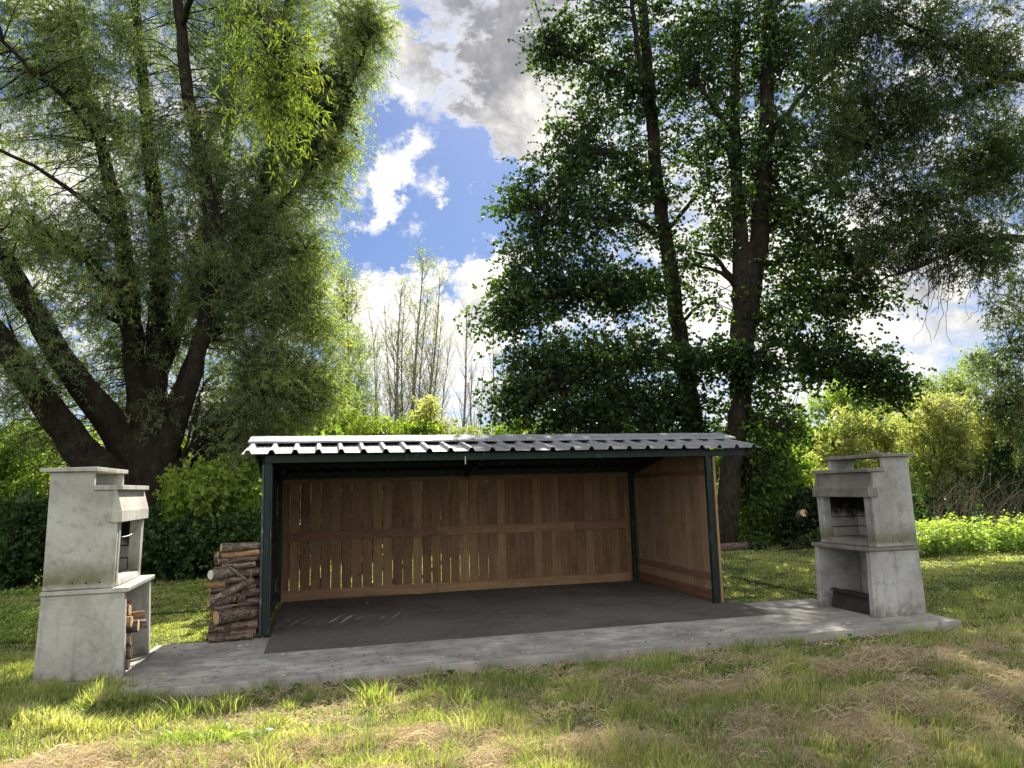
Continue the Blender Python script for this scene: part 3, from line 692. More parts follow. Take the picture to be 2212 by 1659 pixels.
# materials: bark grain must run along x for stacked logs
def mat_log(name, c0, c1, c2, sc=3.0, k=.32, bd=.02):
    m, nt, out = material(name); t = nt.n.new('ShaderNodeTexCoord'); p = t.outputs['Object']
    q = nt.scalev(p, (k, 1.3, 1)); n = nt.noise(q, sc*9, 5, .62, 1.2); n2 = nt.noise(p, 7, 4, .6); n3 = nt.noise(q, sc*30, 3, .6)
    c = nt.mix(nt.mr(n, .46, .55), c0, c1); c = nt.mix(nt.mr(n2, .45, .7, 0, .5), c, c2); c = nt.mix(nt.mr(n3, .55, .75, 0, .5), c, tuple(x*.5 for x in c0))
    principled(nt, out, c, .95, nt.math('ADD', n, nt.math('MULTIPLY', n3, .25)), 1.0, bd, spec=.15); return m
M['log_bark'] = mat_log('log_bark_grey', (.09, .068, .055), (.30, .24, .19), (.22, .175, .14), sc=3.2, bd=.012)
M['log_bark_red'] = mat_log('log_bark_reddish', (.06, .042, .033), (.21, .155, .12), (.15, .11, .085), sc=3.2, bd=.012)
M['log_bare'] = mat_log('log_debarked', (.26, .15, .07), (.40, .24, .12), (.30, .18, .09), bd=.006)
G = 'split logs stacked against the left wall of the shed'
L = [  # x0,z0,r0, x1,z1,r1, y, material, label, rough
 (-.66, .045, .045, -.10, .05, .045, -.05, 'log_bark_red', 'deeply furrowed log lying lowest at the front of the log stack', .12),
 (-.62, .03, .032, -.12, .035, .03, -.17, 'log_bark_red', 'thin dark log lying on the slab edge before the log stack', .14),
 (-.64, .125, .048, -.09, .13, .048, -.04, 'log_bark_red', 'rough dark red log just below the one with the large round end', .12),
 (-.56, .245, .083, -.08, .25, .085, .04, 'log_bark_red', 'thick log with a large round pale sawn end low in the stack', .06),
 (-.66, .345, .028, -.36, .34, .026, -.06, 'log_bark', 'thin grey branch resting on the thick pale ended log', .10),
 (-.64, .405, .050, -.24, .43, .046, -.03, 'log_bark', 'knobbly short log with a side stub, above the thick log', .12),
 (-.34, .37, .040, -.08, .38, .042, .0, 'log_bark_red', 'short dark log close to the shed post, over the thick log', .12),
 (-.63, .42, .040, -.14, .61, .036, -.10, 'log_bark', 'grey forked log lying diagonally across the front of the stack', .10),
 (-.30, .475, .045, -.08, .47, .045, .02, 'log_bark_red', 'stubby log in the shadow under the diagonal one', .12),
 (-.64, .525, .046, -.12, .52, .045, .03, 'log_bark_red', 'log behind the diagonal one with its shadowed end outward', .10),
 (-.70, .585, .026, -.44, .575, .040, -.04, 'log_bare', 'split log with a pointed tan tip sticking out left of the stack', .08),
 (-.58, .612, .036, -.22, .62, .034, .0, 'log_bark', 'furrowed light grey log above the pointed tan one', .10),
 (-.62, .700, .056, -.30, .71, .050, -.04, 'log_bark', 'log with a whitish round cut end, halfway up the stack', .08),
 (-.36, .685, .042, -.08, .69, .044, .0, 'log_bark_red', 'dark short log beside the whitish ended log', .10),
 (-.52, .775, .028, -.12, .775, .030, -.03, 'log_bark', 'slim pinkish grey log on top of the whitish ended log', .10),
 (-.56, .825, .032, -.09, .845, .038, .0, 'log_bark_red', 'wide purplish bark log in the upper part of the stack', .10),
 (-.52, .885, .030, -.08, .905, .032, -.03, 'log_bare', 'orange brown barkless log second from the top of the stack', .08),
 (-.58, .89, .038, -.15, .88, .040, .10, 'log_bark', 'log set back behind the orange brown one', .08),
 (-.53, .972, .050, -.07, .970, .040, .0, 'log_bark', 'topmost log of the stack with a swollen knotted end', .12),
]
for k, (x0_, z0, r0, x1_, z1, r1, y, mt, lab, rg) in enumerate(L):
    x0_ += .05; z0 *= 1.04; z1 *= 1.04; xm, zm = (x0_+x1_)/2, (z0+z1)/2+random.uniform(-.008, .008)
    dy = {3: .26, 12: .24, 5: .16, 7: .16, 15: .10, 18: .14, 0: .08, 9: .1, 2: .1, 17: .12}.get(k, .03)
    stub = None
    if k == 5: stub = [(-.36, -.05, .42, .03), (-.31, -.12, .44, .028), (-.29, -.14, .445, .024)]
    if k == 7: stub = [(-.17, -.10, .60, .022), (-.155, -.12, .66, .016), (-.15, -.12, .72, .008)]
    log([(x0_, y-dy*.7, z0, r0), (xm, y-dy*.2, zm, (r0+r1)/2*1.02), (x1_, y+dy*.3, z1, r1)], mt, lab, G, rough=rg*.65, seed=k*7+3, stub=stub, endmat='white_block' if k == 12 else 'cut_wood')
# second row behind, reaching along the wall
k = 0
for z, n_ in ((.075, 0), (.24, 1), (.40, 2), (.56, 3), (.71, 4), (.86, 5)):
    for yy in (.22,):
        log([(-.60+random.uniform(-.04, .04), yy, z, .07), (-.35, yy+.01, z+.01, .075), (-.08, yy, z, .07)], 'log_bark_red', ('%s log of the row behind the front of the log stack, by the shed wall' % ('bottom', 'second', 'third', 'fourth', 'fifth', 'top')[n_] if n_ in (0, 5) else '%s log up in the row behind the front of the log stack' % ('bottom', 'second', 'third', 'fourth', 'fifth')[n_]), 'logs of the second row', rough=.08, seed=50+k); k += 1
tb = Tubes(); tb.add(resample([(-.38, -.16, .80, .005), (-.30, -.17, .74, .006), (-.20, -.17, .655, .005)], .03), 6, .1, 4)
tag(tb.build('twig', 'bark_pale'), 'thin pale stick leaning on the front of the log stack', 'stick')
# firewood in the left barbecue
FW = [((-1.62, -1.42, .07), (-1.14, -1.40, .09), .05, 'log_bark', 'bottom piece of firewood beside the near cheek of the left barbecue'),
      ((-1.62, -1.42, .18), (-1.12, -1.41, .19), .055, 'log_bark_red', 'second piece of firewood from the slab in the left barbecue'),
      ((-1.62, -1.42, .29), (-1.13, -1.40, .30), .050, 'log_bark', 'middle piece of firewood under the left worktop with a round end'),
      ((-1.60, -1.32, .37), (-1.10, -1.28, .40), .052, 'log_bark_red', 'chunky firewood with dark split end under the left worktop'),
      ((-1.55, -1.40, .45), (-1.13, -1.41, .46), .045, 'log_bare', 'tan split firewood piece in the upper half of the left wood store'),
      ((-1.50, -1.20, .40), (-1.10, -1.05, .47), .030, 'log_bare', 'tan forked branch end sticking out of the left wood store'),
      ((-1.55, -1.10, .33), (-1.12, -.85, .345), .035, 'log_bark', 'long branch lying across toward the far cheek of the left barbecue'),
      ((-1.55, -1.33, .53), (-1.16, -1.36, .56), .045, 'log_bark_red', 'reddish firewood lying near the top of the left wood store')]
for k, (a, b, r, mt, lab) in enumerate(FW):
    a = np.array(a); b = np.array(b); mm = (a+b)/2+np.array([0, 0, .01])
    a[0] += .06; b[0] += .05; r = r*1.22
    log([(*a, r), (*mm, r*1.05), (*b, r*.95)], mt, lab, 'firewood under the left worktop', rough=.12, seed=90+k, cat='firewood', name='firewood', sides=12)
tb = Tubes(); tb.add(resample([(-1.30, -1.25, .10, .014), (-1.15, -1.1, .05, .014), (-1.06, -.85, .035, .012), (-1.03, -.62, .03, .010)], .04), 8, .1, 3)
tag(tb.build('branch', 'bark_pale'), 'pale bare branch lying on the slab at the mouth of the left wood store', 'branch')
mb = MB(); mb.boxv([(-1.50, -1.20, .50), (-1.42, -1.20, .70), (-1.50, -1.17, .50), (-1.42, -1.17, .70), (-1.16, -1.19, .47), (-1.13, -1.19, .62), (-1.16, -1.165, .47), (-1.13, -1.165, .62)])
tag(mb.build('board_offcut', 'plank_light', None, .004), 'thin upright board offcut leaning inside the left wood store', 'board')

# ================================================================== TREES
def tree(name, label, cat, base, group=None): return tag(empty(name, tuple(base)), label, cat, group)
def finish(t, tb, lv, bark, leaf, crown='crown'):
    o = np.array(t.location); tb.build('trunk', bark, t, o); lv.build(crown, leaf, t, o)

# ---- great pollard willow on the left
wy = 8.6
base = P(330, 1230, wy); base[2] = -.1
W_ = tree('willow_tree', 'huge old pollard willow with many dark limbs fanning up behind the left barbecue', 'willow tree', base)
tb = Tubes(); sk = []
A = lambda rows, **k: sk.append(limb(rows, tb, **k))
trunk = [(345, 1250, wy, 240), (340, 1150, wy, 185), (332, 1060, wy, 165), (328, 980, wy, 140), (330, 900, wy, 90)]
A(trunk, sides=36, rough=.10, step=.18, seed=3)
A([(310, 1130, wy-.1, 110), (240, 1040, wy-.5, 88), (165, 960, wy-.8, 74), (95, 870, wy-1.1, 64), (0, 735, wy-1.5, 54), (-120, 600, wy-1.8, 50)], sides=22, seed=4)
A([(310, 1040, wy, 100), (258, 945, wy-.2, 76), (200, 865, wy-.4, 66), (130, 770, wy-.7, 58), (62, 650, wy-1, 50), (0, 540, wy-1.3, 42), (-80, 400, wy-1.5, 34)], sides=22, seed=5)
A([(312, 1000, wy, 90), (322, 900, wy+.2, 70), (338, 800, wy+.3, 58), (346, 650, wy+.4, 50), (342, 500, wy+.5, 42), (325, 350, wy+.6, 34), (318, 250, wy+.6, 28), (300, 100, wy+.6, 22), (290, -80, wy+.6, 16)], sides=16, seed=6)
A([(345, 1010, wy-.3, 74), (385, 900, wy-.6, 46), (420, 800, wy-.8, 38), (440, 700, wy-.9, 34), (452, 600, wy-1, 36), (458, 480, wy-1.1, 37), (440, 370, wy-1.2, 36), (412, 240, wy-1.3, 31), (398, 120, wy-1.4, 28), (384, 0, wy-1.5, 24), (370, -150, wy-1.5, 18)], sides=16, seed=7)
A([(310, 960, wy, 66), (295, 820, wy+.1, 52), (285, 700, wy+.2, 46), (270, 580, wy+.2, 40), (255, 450, wy+.3, 34), (215, 300, wy+.3, 26), (180, 150, wy+.4, 18), (150, 0, wy+.4, 12)], sides=14, seed=8)
A([(292, 760, wy, 38), (260, 660, wy-.4, 32), (215, 585, wy-.7, 25), (150, 540, wy-1, 15), (70, 490, wy-1.2, 8)], sides=10, seed=9)
A([(272, 520, wy, 22), (215, 460, wy-.6, 14), (150, 410, wy-1, 11), (70, 355, wy-1.3, 9), (-10, 320, wy-1.6, 8), (-90, 280, wy-1.8, 6)], sides=8, seed=10)
A([(215, 310, wy, 18), (165, 240, wy-.4, 13), (110, 180, wy-.7, 11), (60, 150, wy-.9, 10), (30, 110, wy-1, 9), (-20, 70, wy-1.2, 7)], sides=8, seed=11)
A([(360, 930, wy+.2, 60), (410, 800, wy+.4, 44), (470, 650, wy+.6, 38), (540, 480, wy+.8, 34), (590, 330, wy+.9, 32), (600, 200, wy+1, 30), (612, 90, wy+1, 28), (632, -30, wy+1, 22), (650, -160, wy+1, 16)], sides=14, seed=12)
A([(350, 800, wy+.5, 36), (400, 660, wy+.9, 30), (430, 520, wy+1.2, 26), (480, 380, wy+1.4, 22), (500, 220, wy+1.6, 18), (520, 40, wy+1.7, 14)], sides=10, seed=13)
A([(520, 540, wy+.7, 24), (590, 460, wy+.7, 18), (660, 380, wy+.7, 14), (720, 280, wy+.7, 10), (770, 150, wy+.7, 7), (800, 60, wy+.7, 5)], sides=8, seed=14)
A([(450, 640, wy-.7, 22), (520, 600, wy-.4, 16), (600, 560, wy-.2, 11), (660, 540, wy, 6)], sides=8, seed=15)
A([(430, 740, wy-.5, 24), (500, 700, wy, 18), (570, 680, wy+.4, 12), (650, 640, wy+.8, 7)], sides=8, seed=16)
A([(60, 640, wy-1, 26), (20, 560, wy-1.5, 16), (-60, 500, wy-2, 10)], sides=8, seed=17)
A([(120, 850, wy-.7, 12), (60, 790, wy-.9, 9), (20, 700, wy-1, 6)], sides=8, seed=18)
A([(290, 700, wy-.1, 18), (240, 690, wy-.9, 12), (200, 660, wy-1.1, 6)], sides=8, seed=19)
# sucker shoots off the foot, to the right
for k in range(16):
    u0 = 395+random.uniform(-20, 30); v0 = 1010+random.uniform(-30, 60); an = random.uniform(.15, 1.25); ln = random.uniform(120, 250)
    A([(u0, v0, wy-.3, random.uniform(7, 15)), (u0+ln*.45*math.sin(an), v0-ln*.5*math.cos(an)-15, wy-.3+random.uniform(-.5, .5), 6), (u0+ln*math.sin(an), v0-ln*math.cos(an)-30, wy+random.uniform(-1.2, 1), 3)], sides=6, seed=30+k, step=.2)
skel = np.vstack(sk)[:, :3]; skel = skel[skel[:, 2] > 1.6]
lv = Leaves()
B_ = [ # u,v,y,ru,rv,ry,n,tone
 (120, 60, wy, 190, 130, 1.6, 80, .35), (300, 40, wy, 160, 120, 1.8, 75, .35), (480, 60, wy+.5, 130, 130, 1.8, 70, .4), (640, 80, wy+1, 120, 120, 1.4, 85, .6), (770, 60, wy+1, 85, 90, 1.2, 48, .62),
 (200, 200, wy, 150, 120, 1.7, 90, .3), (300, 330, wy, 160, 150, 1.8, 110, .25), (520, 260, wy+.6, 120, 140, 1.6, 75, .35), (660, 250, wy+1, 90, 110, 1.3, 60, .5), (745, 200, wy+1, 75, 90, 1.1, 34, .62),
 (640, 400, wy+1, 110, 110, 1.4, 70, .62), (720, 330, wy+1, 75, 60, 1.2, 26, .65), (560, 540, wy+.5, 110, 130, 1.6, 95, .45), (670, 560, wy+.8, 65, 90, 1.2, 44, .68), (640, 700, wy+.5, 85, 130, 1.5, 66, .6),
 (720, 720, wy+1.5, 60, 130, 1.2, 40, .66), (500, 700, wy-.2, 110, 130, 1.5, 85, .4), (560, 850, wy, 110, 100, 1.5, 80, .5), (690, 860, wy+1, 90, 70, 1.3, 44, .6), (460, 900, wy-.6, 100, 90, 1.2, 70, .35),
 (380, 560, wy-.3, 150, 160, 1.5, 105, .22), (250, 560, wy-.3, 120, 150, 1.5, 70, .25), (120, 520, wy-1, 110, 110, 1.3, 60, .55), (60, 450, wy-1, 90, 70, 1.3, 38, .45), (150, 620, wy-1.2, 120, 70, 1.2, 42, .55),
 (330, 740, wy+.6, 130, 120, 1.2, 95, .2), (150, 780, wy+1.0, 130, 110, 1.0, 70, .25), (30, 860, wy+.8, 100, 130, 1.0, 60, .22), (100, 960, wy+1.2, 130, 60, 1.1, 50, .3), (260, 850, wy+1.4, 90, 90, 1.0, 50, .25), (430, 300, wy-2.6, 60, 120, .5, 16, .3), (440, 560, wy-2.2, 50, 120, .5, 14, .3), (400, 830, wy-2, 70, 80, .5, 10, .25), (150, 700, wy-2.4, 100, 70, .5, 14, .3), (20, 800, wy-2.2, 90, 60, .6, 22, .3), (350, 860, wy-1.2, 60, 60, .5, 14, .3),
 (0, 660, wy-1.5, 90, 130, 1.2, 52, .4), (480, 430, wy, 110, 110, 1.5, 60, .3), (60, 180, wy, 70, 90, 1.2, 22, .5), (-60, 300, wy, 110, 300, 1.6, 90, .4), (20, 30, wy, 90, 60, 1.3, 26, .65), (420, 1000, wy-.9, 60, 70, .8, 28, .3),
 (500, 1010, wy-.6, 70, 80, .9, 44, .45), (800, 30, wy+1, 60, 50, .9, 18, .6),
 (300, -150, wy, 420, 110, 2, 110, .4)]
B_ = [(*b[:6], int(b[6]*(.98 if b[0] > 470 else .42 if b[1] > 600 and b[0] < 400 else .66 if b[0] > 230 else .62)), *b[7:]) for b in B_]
C, T = blobpts(B_); keep = C[:, 2] > .9; C, T = C[keep], T[keep]
back_ = (C[:, 0] > P(375, 800, wy)[0]) & (C[:, 0] < P(500, 800, wy)[0]) & (C[:, 2] < P(440, 700, wy)[2]); C[back_, 1] = np.maximum(C[back_, 1], wy+.1)+.6
C[:, 1] += .15
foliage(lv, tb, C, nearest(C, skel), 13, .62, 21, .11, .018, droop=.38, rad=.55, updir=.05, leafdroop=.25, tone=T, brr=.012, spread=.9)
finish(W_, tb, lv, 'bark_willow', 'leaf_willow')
# dark ivy clump high in it
tb = Tubes(); lv = Leaves()
C, T = blobpts([(690, 250, wy+.6, 62, 62, .7, 60, .35), (655, 190, wy+.6, 50, 50, .6, 34, .35), (720, 200, wy+.6, 45, 50, .6, 24, .35), (675, 320, wy+.6, 45, 32, .5, 24, .35)])
s2 = np.vstack([P(610, 180, wy+1), P(612, 120, wy+1), P(600, 250, wy+1), P(600, 300, wy+.9)]); foliage(lv, tb, C, nearest(C, s2, 2), 14, .38, 26, .065, .045, droop=.2, rad=.4, tone=T)
o = np.array(W_.location); lv.build('ivy_clump', 'leaf_dark', W_, o)
# sunlit spray hanging far forward from the top of the willow
tb = Tubes(); lv = Leaves()
q = limb([(395, 60, wy-1.4, 14), (450, -150, wy-4, 18), (530, -190, 1.2, 20), (560, -130, -.6, 18), (545, -10, -1.2, 9), (590, 110, -1.5, 6), (612, 210, -1.7, 3)], tb, sides=8, seed=60)
q = q[q[:, 1] < .3]
C, T = blobpts([(560, 120, -1.6, 60, 50, .4, 16, .5), (605, 190, -1.6, 75, 85, .6, 24, .6), (520, 40, -1.4, 60, 40, .5, 10, .3), (650, 130, -1.5, 40, 40, .4, 8, .5), (560, 230, -1.6, 50, 60, .4, 16, .4), (645, 200, -1.7, 35, 30, .3, 9, .8), (600, 270, -1.6, 45, 25, .3, 10, .7), (530, 100, -1.5, 40, 40, .4, 8, .4)])
foliage(lv, tb, C, nearest(C, q[:, :3], 3), 4, .34, 11, .085, .0135, droop=.6, rad=.5, tone=T-.1, leafdroop=.5, brr=.004, tonevar=.45, spread=1.1)
tb.build('hanging_branch', 'bark_willow', W_, o); lv.build('sunlit_leaves', 'leaf_willow_bright', W_, o)

# ---- two alders behind the shed's right half
def alder(label, base, rows_list, blobs, ntw=9, nlf=8, L=.098, Wd=.080, seed=0):
    t = tree('alder_tree', label, 'tree', base, 'alder trees behind the shed'); tb = Tubes(); sk = []
    for k, (rows, sd, rg) in enumerate(rows_list): sk.append(limb(rows, tb, sides=sd, rough=rg, seed=seed+k, step=.22))
    skel = np.vstack(sk)[:, :3]; skel = skel[skel[:, 2] > 1.8]; lv = Leaves()
    C, T = blobpts([(b[0], b[1], b[2], b[3]*1.06, b[4]*1.1, b[5], int(b[6]*(.82 if b[1] > 440 and b[0] < 1500 else .98)), *b[7:]) for b in blobs])
    C[:, 1] += .3
    foliage(lv, tb, C, nearest(C, skel), ntw, .58, nlf, L, Wd, droop=.18, rad=.55, tone=T, brr=.012, spread=.85, outw=.5, tonevar=.34, flat=.45)
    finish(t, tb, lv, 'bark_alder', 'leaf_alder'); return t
ay = 7.6
b2 = P(1572, 1215, ay); b2[2] = -.2
alder('tall alder with reddish forked trunk rising behind the right end of the shed', b2, [
 ([(1566, 1240, ay, 70), (1572, 1120, ay, 54), (1580, 1000, ay, 50), (1598, 880, ay, 50), (1602, 780, ay, 52), (1606, 700, ay, 60), (1614, 610, ay, 68), (1614, 530, ay, 56)], 24, .06),
 ([(1602, 620, ay, 48), (1598, 500, ay, 36), (1590, 380, ay+.2, 28), (1588, 240, ay+.2, 24), (1590, 100, ay+.3, 20), (1592, -50, ay+.3, 15), (1594, -200, ay+.3, 10)], 16, .05),
 ([(1622, 640, ay, 52), (1640, 500, ay, 46), (1650, 380, ay, 40), (1655, 240, ay, 36), (1658, 120, ay, 32), (1662, 0, ay, 28), (1668, -180, ay, 18)], 16, .05),
 ([(1590, 620, ay, 13), (1560, 590, ay-.2, 10), (1500, 570, ay-.4, 6)], 8, .04), ([(1588, 612, ay, 14), (1550, 560, ay-.3, 10), (1535, 552, ay-.4, 8), (1500, 545, ay-.5, 5)], 8, .04),
 ([(1625, 700, ay, 14), (1680, 670, ay-.3, 11), (1730, 650, ay-.5, 8), (1800, 640, ay-.7, 5)], 8, .04),
 ([(1640, 580, ay, 16), (1700, 555, ay-.5, 12), (1780, 550, ay-1, 8), (1850, 590, ay-1.3, 5)], 8, .04),
 ([(1620, 780, ay, 18), (1660, 745, ay-.4, 14), (1720, 750, ay-.8, 11), (1800, 790, ay-1.1, 9), (1880, 830, ay-1.4, 6), (1960, 900, ay-1.6, 4)], 8, .04),
 ([(1655, 500, ay, 16), (1720, 440, ay-.3, 12), (1800, 390, ay-.6, 8), (1860, 350, ay-.8, 5)], 8, .04), ([(1655, 300, ay, 16), (1720, 220, ay-.3, 11), (1790, 150, ay-.5, 7)], 8, .04),
 ([(1592, 300, ay+.2, 14), (1540, 230, ay, 10), (1500, 160, ay, 6)], 8, .04), ([(1585, 930, ay, 10), (1640, 900, ay-.6, 8), (1700, 930, ay-1, 5)], 8, .04)],
 [(1600, 80, ay, 130, 120, 1.8, 95, .3), (1500, 120, ay, 90, 130, 1.5, 45, .35), (1740, 130, ay-.2, 120, 130, 1.5, 90, .3), (1620, 320, ay, 130, 100, 1.6, 80, .25), (1760, 380, ay-.3, 120, 110, 1.4, 95, .25), (1620, 440, ay, 110, 50, 1.5, 38, .4),
  (1800, 520, ay-.8, 130, 60, 1.3, 66, .25), (1710, 600, ay-.5, 90, 60, 1.1, 40, .55), (1740, 690, ay-.8, 110, 50, 1.1, 52, .4), (1840, 770, ay-1.2, 110, 50, .9, 56, .3), (1930, 820, ay-1.5, 70, 42, .8, 34, .3), (1700, 790, ay-1, 110, 50, 1.0, 50, .2),
  (1590, 760, ay-1.2, 80, 36, .7, 30, .15), (1880, 620, ay-1.2, 90, 60, 1.1, 42, .3), (1640, 900, ay-.4, 70, 90, .9, 40, .6), (1700, 960, ay+.2, 80, 90, 1.0, 52, .65), (1530, 640, ay-.4, 30, 22, .5, 6, .5), (1660, 1060, ay+.4, 60, 80, .8, 36, .7), (1560, 520, ay, 50, 40, 1.0, 14, .5),
  (1620, -150, ay, 320, 120, 2, 60, .4)], seed=100)
ay1 = 9.2
b1 = P(1495, 1180, ay1); b1[2] = -.2
alder('leaning alder with a broad crown to the left, behind the middle of the shed roof', b1, [
 ([(1500, 1200, ay1, 70), (1496, 1000, ay1, 56), (1490, 880, ay1, 50), (1478, 780, ay1, 46), (1462, 690, ay1, 38), (1450, 600, ay1, 36), (1436, 500, ay1, 34), (1420, 400, ay1, 32), (1410, 290, ay1, 30), (1402, 180, ay1, 27), (1392, 60, ay1, 24), (1385, -60, ay1, 20), (1375, -200, ay1, 14)], 20, .06),
 ([(1412, 330, ay1, 18), (1396, 220, ay1-.3, 15), (1380, 120, ay1-.4, 13), (1366, 0, ay1-.5, 11), (1350, -120, ay1-.6, 8)], 10, .05),
 ([(1480, 800, ay1, 16), (1420, 770, ay1-.5, 12), (1340, 790, ay1-1, 9), (1240, 820, ay1-1.4, 6), (1160, 840, ay1-1.6, 4)], 8, .04), ([(1455, 640, ay1, 16), (1400, 620, ay1-.4, 12), (1300, 640, ay1-.8, 9), (1200, 640, ay1-1, 6), (1110, 660, ay1-1.2, 4)], 8, .04),
 ([(1440, 520, ay1, 14), (1380, 480, ay1-.3, 11), (1280, 470, ay1-.5, 8), (1150, 450, ay1-.7, 4)], 8, .04), ([(1415, 380, ay1, 13), (1340, 330, ay1-.2, 10), (1230, 340, ay1-.3, 6)], 8, .04),
 ([(1405, 220, ay1, 12), (1330, 160, ay1, 9), (1230, 120, ay1, 6), (1180, 90, ay1, 3)], 8, .04), ([(1440, 500, ay1, 12), (1500, 430, ay1+.2, 9), (1540, 380, ay1+.3, 5)], 8, .04), ([(1410, 250, ay1, 10), (1470, 170, ay1, 7), (1510, 90, ay1, 5)], 8, .04),
 ([(1490, 900, ay1, 12), (1400, 880, ay1-.7, 9), (1290, 900, ay1-1, 6)], 8, .04), ([(1470, 700, ay1, 10), (1520, 650, ay1-.3, 7), (1550, 640, ay1-.4, 4)], 8, .04)],
 [(1290, 70, ay1, 120, 100, 1.6, 70, .3), (1420, 90, ay1, 110, 120, 1.6, 62, .3), (1210, 60, ay1, 65, 70, 1.0, 26, .4), (1330, 220, ay1, 110, 80, 1.5, 56, .3), (1240, 240, ay1, 60, 50, 1.0, 20, .4), (1300, 360, ay1, 130, 70, 1.5, 76, .28), (1180, 380, ay1-.3, 80, 50, 1.0, 34, .35), (1110, 430, ay1-.5, 45, 28, .7, 14, .5),
  (1240, 490, ay1-.4, 130, 80, 1.4, 92, .15), (1380, 440, ay1, 90, 90, 1.3, 45, .3), (1150, 540, ay1-.8, 70, 60, 1.0, 36, .22), (1260, 620, ay1-.9, 150, 70, 1.2, 110, .2), (1110, 640, ay1-1, 70, 55, .9, 40, .45), (1400, 620, ay1-.6, 90, 80, 1.1, 48, .5), (1060, 690, ay1-1.2, 32, 30, .5, 9, .55),
  (1210, 740, ay1-1, 150, 70, 1.2, 110, .3), (1380, 760, ay1-1, 100, 60, 1.1, 62, .2), (1240, 850, ay1-1.2, 150, 60, 1.1, 110, .2), (1400, 870, ay1-1, 100, 60, 1.1, 72, .15), (1120, 850, ay1-1.2, 70, 60, .9, 36, .3), (1300, 930, ay1-.8, 200, 40, 1.1, 84, .3), (1520, 780, ay1-.9, 60, 45, .8, 24, .15), (1500, 880, ay1-.8, 60, 60, .8, 32, .15),
  (1490, 320, ay1, 60, 100, 1.2, 28, .4), (1490, 560, ay1-.3, 45, 60, .8, 20, .5), (1130, 930, ay1, 60, 26, .8, 18, .4),
  (1330, -150, ay1, 240, 110, 2, 55, .4)], seed=140)

# ---- willow reaching in from the right, its trunk outside the picture
oy = 2.2
tb = Tubes(); sk = []; base = P(2560, 1250, oy); base[2] = -.1
OV = tree('overhanging_willow', 'brownish green willow whose branches hang in from the right edge', 'willow tree', base)
A([(2560, 1260, oy, 170), (2550, 1000, oy, 140), (2520, 750, oy, 120), (2480, 450, oy, 100), (2440, 150, oy, 80), (2400, -100, oy, 50)], sides=20, seed=200)
A([(2500, 700, oy, 60), (2380, 590, oy-.2, 40), (2280, 530, oy-.3, 28), (2210, 515, oy-.3, 20), (2140, 520, oy-.3, 17), (2080, 533, oy-.2, 14), (2000, 570, oy-.1, 10), (1940, 590, oy, 7), (1895, 612, oy, 4)], sides=10, seed=201)
A([(2450, 350, oy, 50), (2320, 230, oy-.2, 34), (2212, 165, oy-.3, 26), (2150, 175, oy-.3, 22), (2080, 215, oy-.2, 16), (1990, 240, oy-.1, 12), (1900, 310, oy, 8), (1850, 330, oy, 4)], sides=10, seed=202)
A([(2150, 175, oy-.3, 14), (2090, 120, oy-.5, 10), (1990, 70, oy-.6, 7), (1900, 40, oy-.7, 4)], sides=8, seed=203)
A([(2320, 240, oy, 20), (2240, 330, oy, 14), (2160, 390, oy, 10), (2060, 420, oy, 7), (1970, 450, oy, 4)], sides=8, seed=204)
A([(2450, 150, oy, 34), (2300, 0, oy-.3, 24), (2150, -60, oy-.5, 18), (1980, -60, oy-.8, 12), (1850, -30, oy-1, 6)], sides=8, seed=205)
A([(2500, 800, oy+.6, 24), (2380, 720, oy+.8, 16), (2280, 700, oy+.9, 10), (2180, 740, oy+1, 6)], sides=8, seed=206)
A([(2500, 900, oy+.8, 24), (2380, 850, oy+1, 16), (2250, 860, oy+1.1, 10), (2140, 880, oy+1.2, 5)], sides=8, seed=207)
# bare hanging twigs
for k in range(20):
    u0 = random.uniform(2000, 2170); v0 = random.uniform(560, 600); l_ = random.uniform(50, 170); dx = random.uniform(-50, 30)
    yy = oy-.2+random.uniform(-.3, .3)
    A([(u0, v0-30, yy, 2.0), (u0+dx*.2+random.uniform(-16, 16), v0+l_*.35, yy, 1.6), (u0+dx*.7+random.uniform(-22, 22), v0+l_*.7, yy, 1.2), (u0+dx, v0+l_, yy, .8)], sides=5, seed=210+k, step=.12, rough=0)
skel = np.vstack(sk)[:, :3]; skel = skel[skel[:, 2] > 2.2]; lv = Leaves()
C, T = blobpts([(*b[:6], int(b[6]*.84), *b[7:]) for b in [(1900, 60, oy-.4, 150, 100, 1.0, 80, .3), (2080, 60, oy-.4, 130, 110, 1.0, 72, .35), (1850, 200, oy-.2, 120, 90, .9, 66, .3), (1960, 270, oy-.2, 130, 80, .9, 74, .3), (2090, 320, oy, 110, 80, .9, 54, .35), (1930, 390, oy, 110, 70, .9, 56, .3), (2060, 450, oy, 120, 60, .8, 54, .35),
  (1960, 520, oy, 110, 60, .7, 60, .35), (2120, 540, oy-.2, 100, 55, .7, 56, .4), (2140, 330, oy-.5, 90, 110, .6, 50, .35), (2080, 140, oy-.6, 120, 80, .6, 50, .35), (1780, 300, oy-.2, 70, 90, .8, 36, .3), (2180, 200, oy, 80, 100, .9, 30, .4), (2190, 420, oy, 60, 60, .8, 22, .4), (2180, 640, oy+.6, 45, 80, .6, 22, .35), (2190, 760, oy+.9, 50, 70, .6, 28, .35), (2170, 860, oy+1.1, 60, 50, .6, 30, .6),
  (1790, 60, oy-.8, 70, 70, .8, 26, .3), (2290, 300, oy, 80, 400, 1.2, 60, .35), (2200, 950, oy+1, 40, 40, .5, 12, .6), (1960, -120, oy-.5, 240, 90, 1.2, 34, .35)]])
foliage(lv, tb, C, nearest(C, skel, 4), 10, .42, 20, .085, .019, droop=.4, rad=.45, tone=T, leafdroop=.3, brr=.007, tonevar=.35)
finish(OV, tb, lv, 'bark_willow', 'leaf_brown_willow')

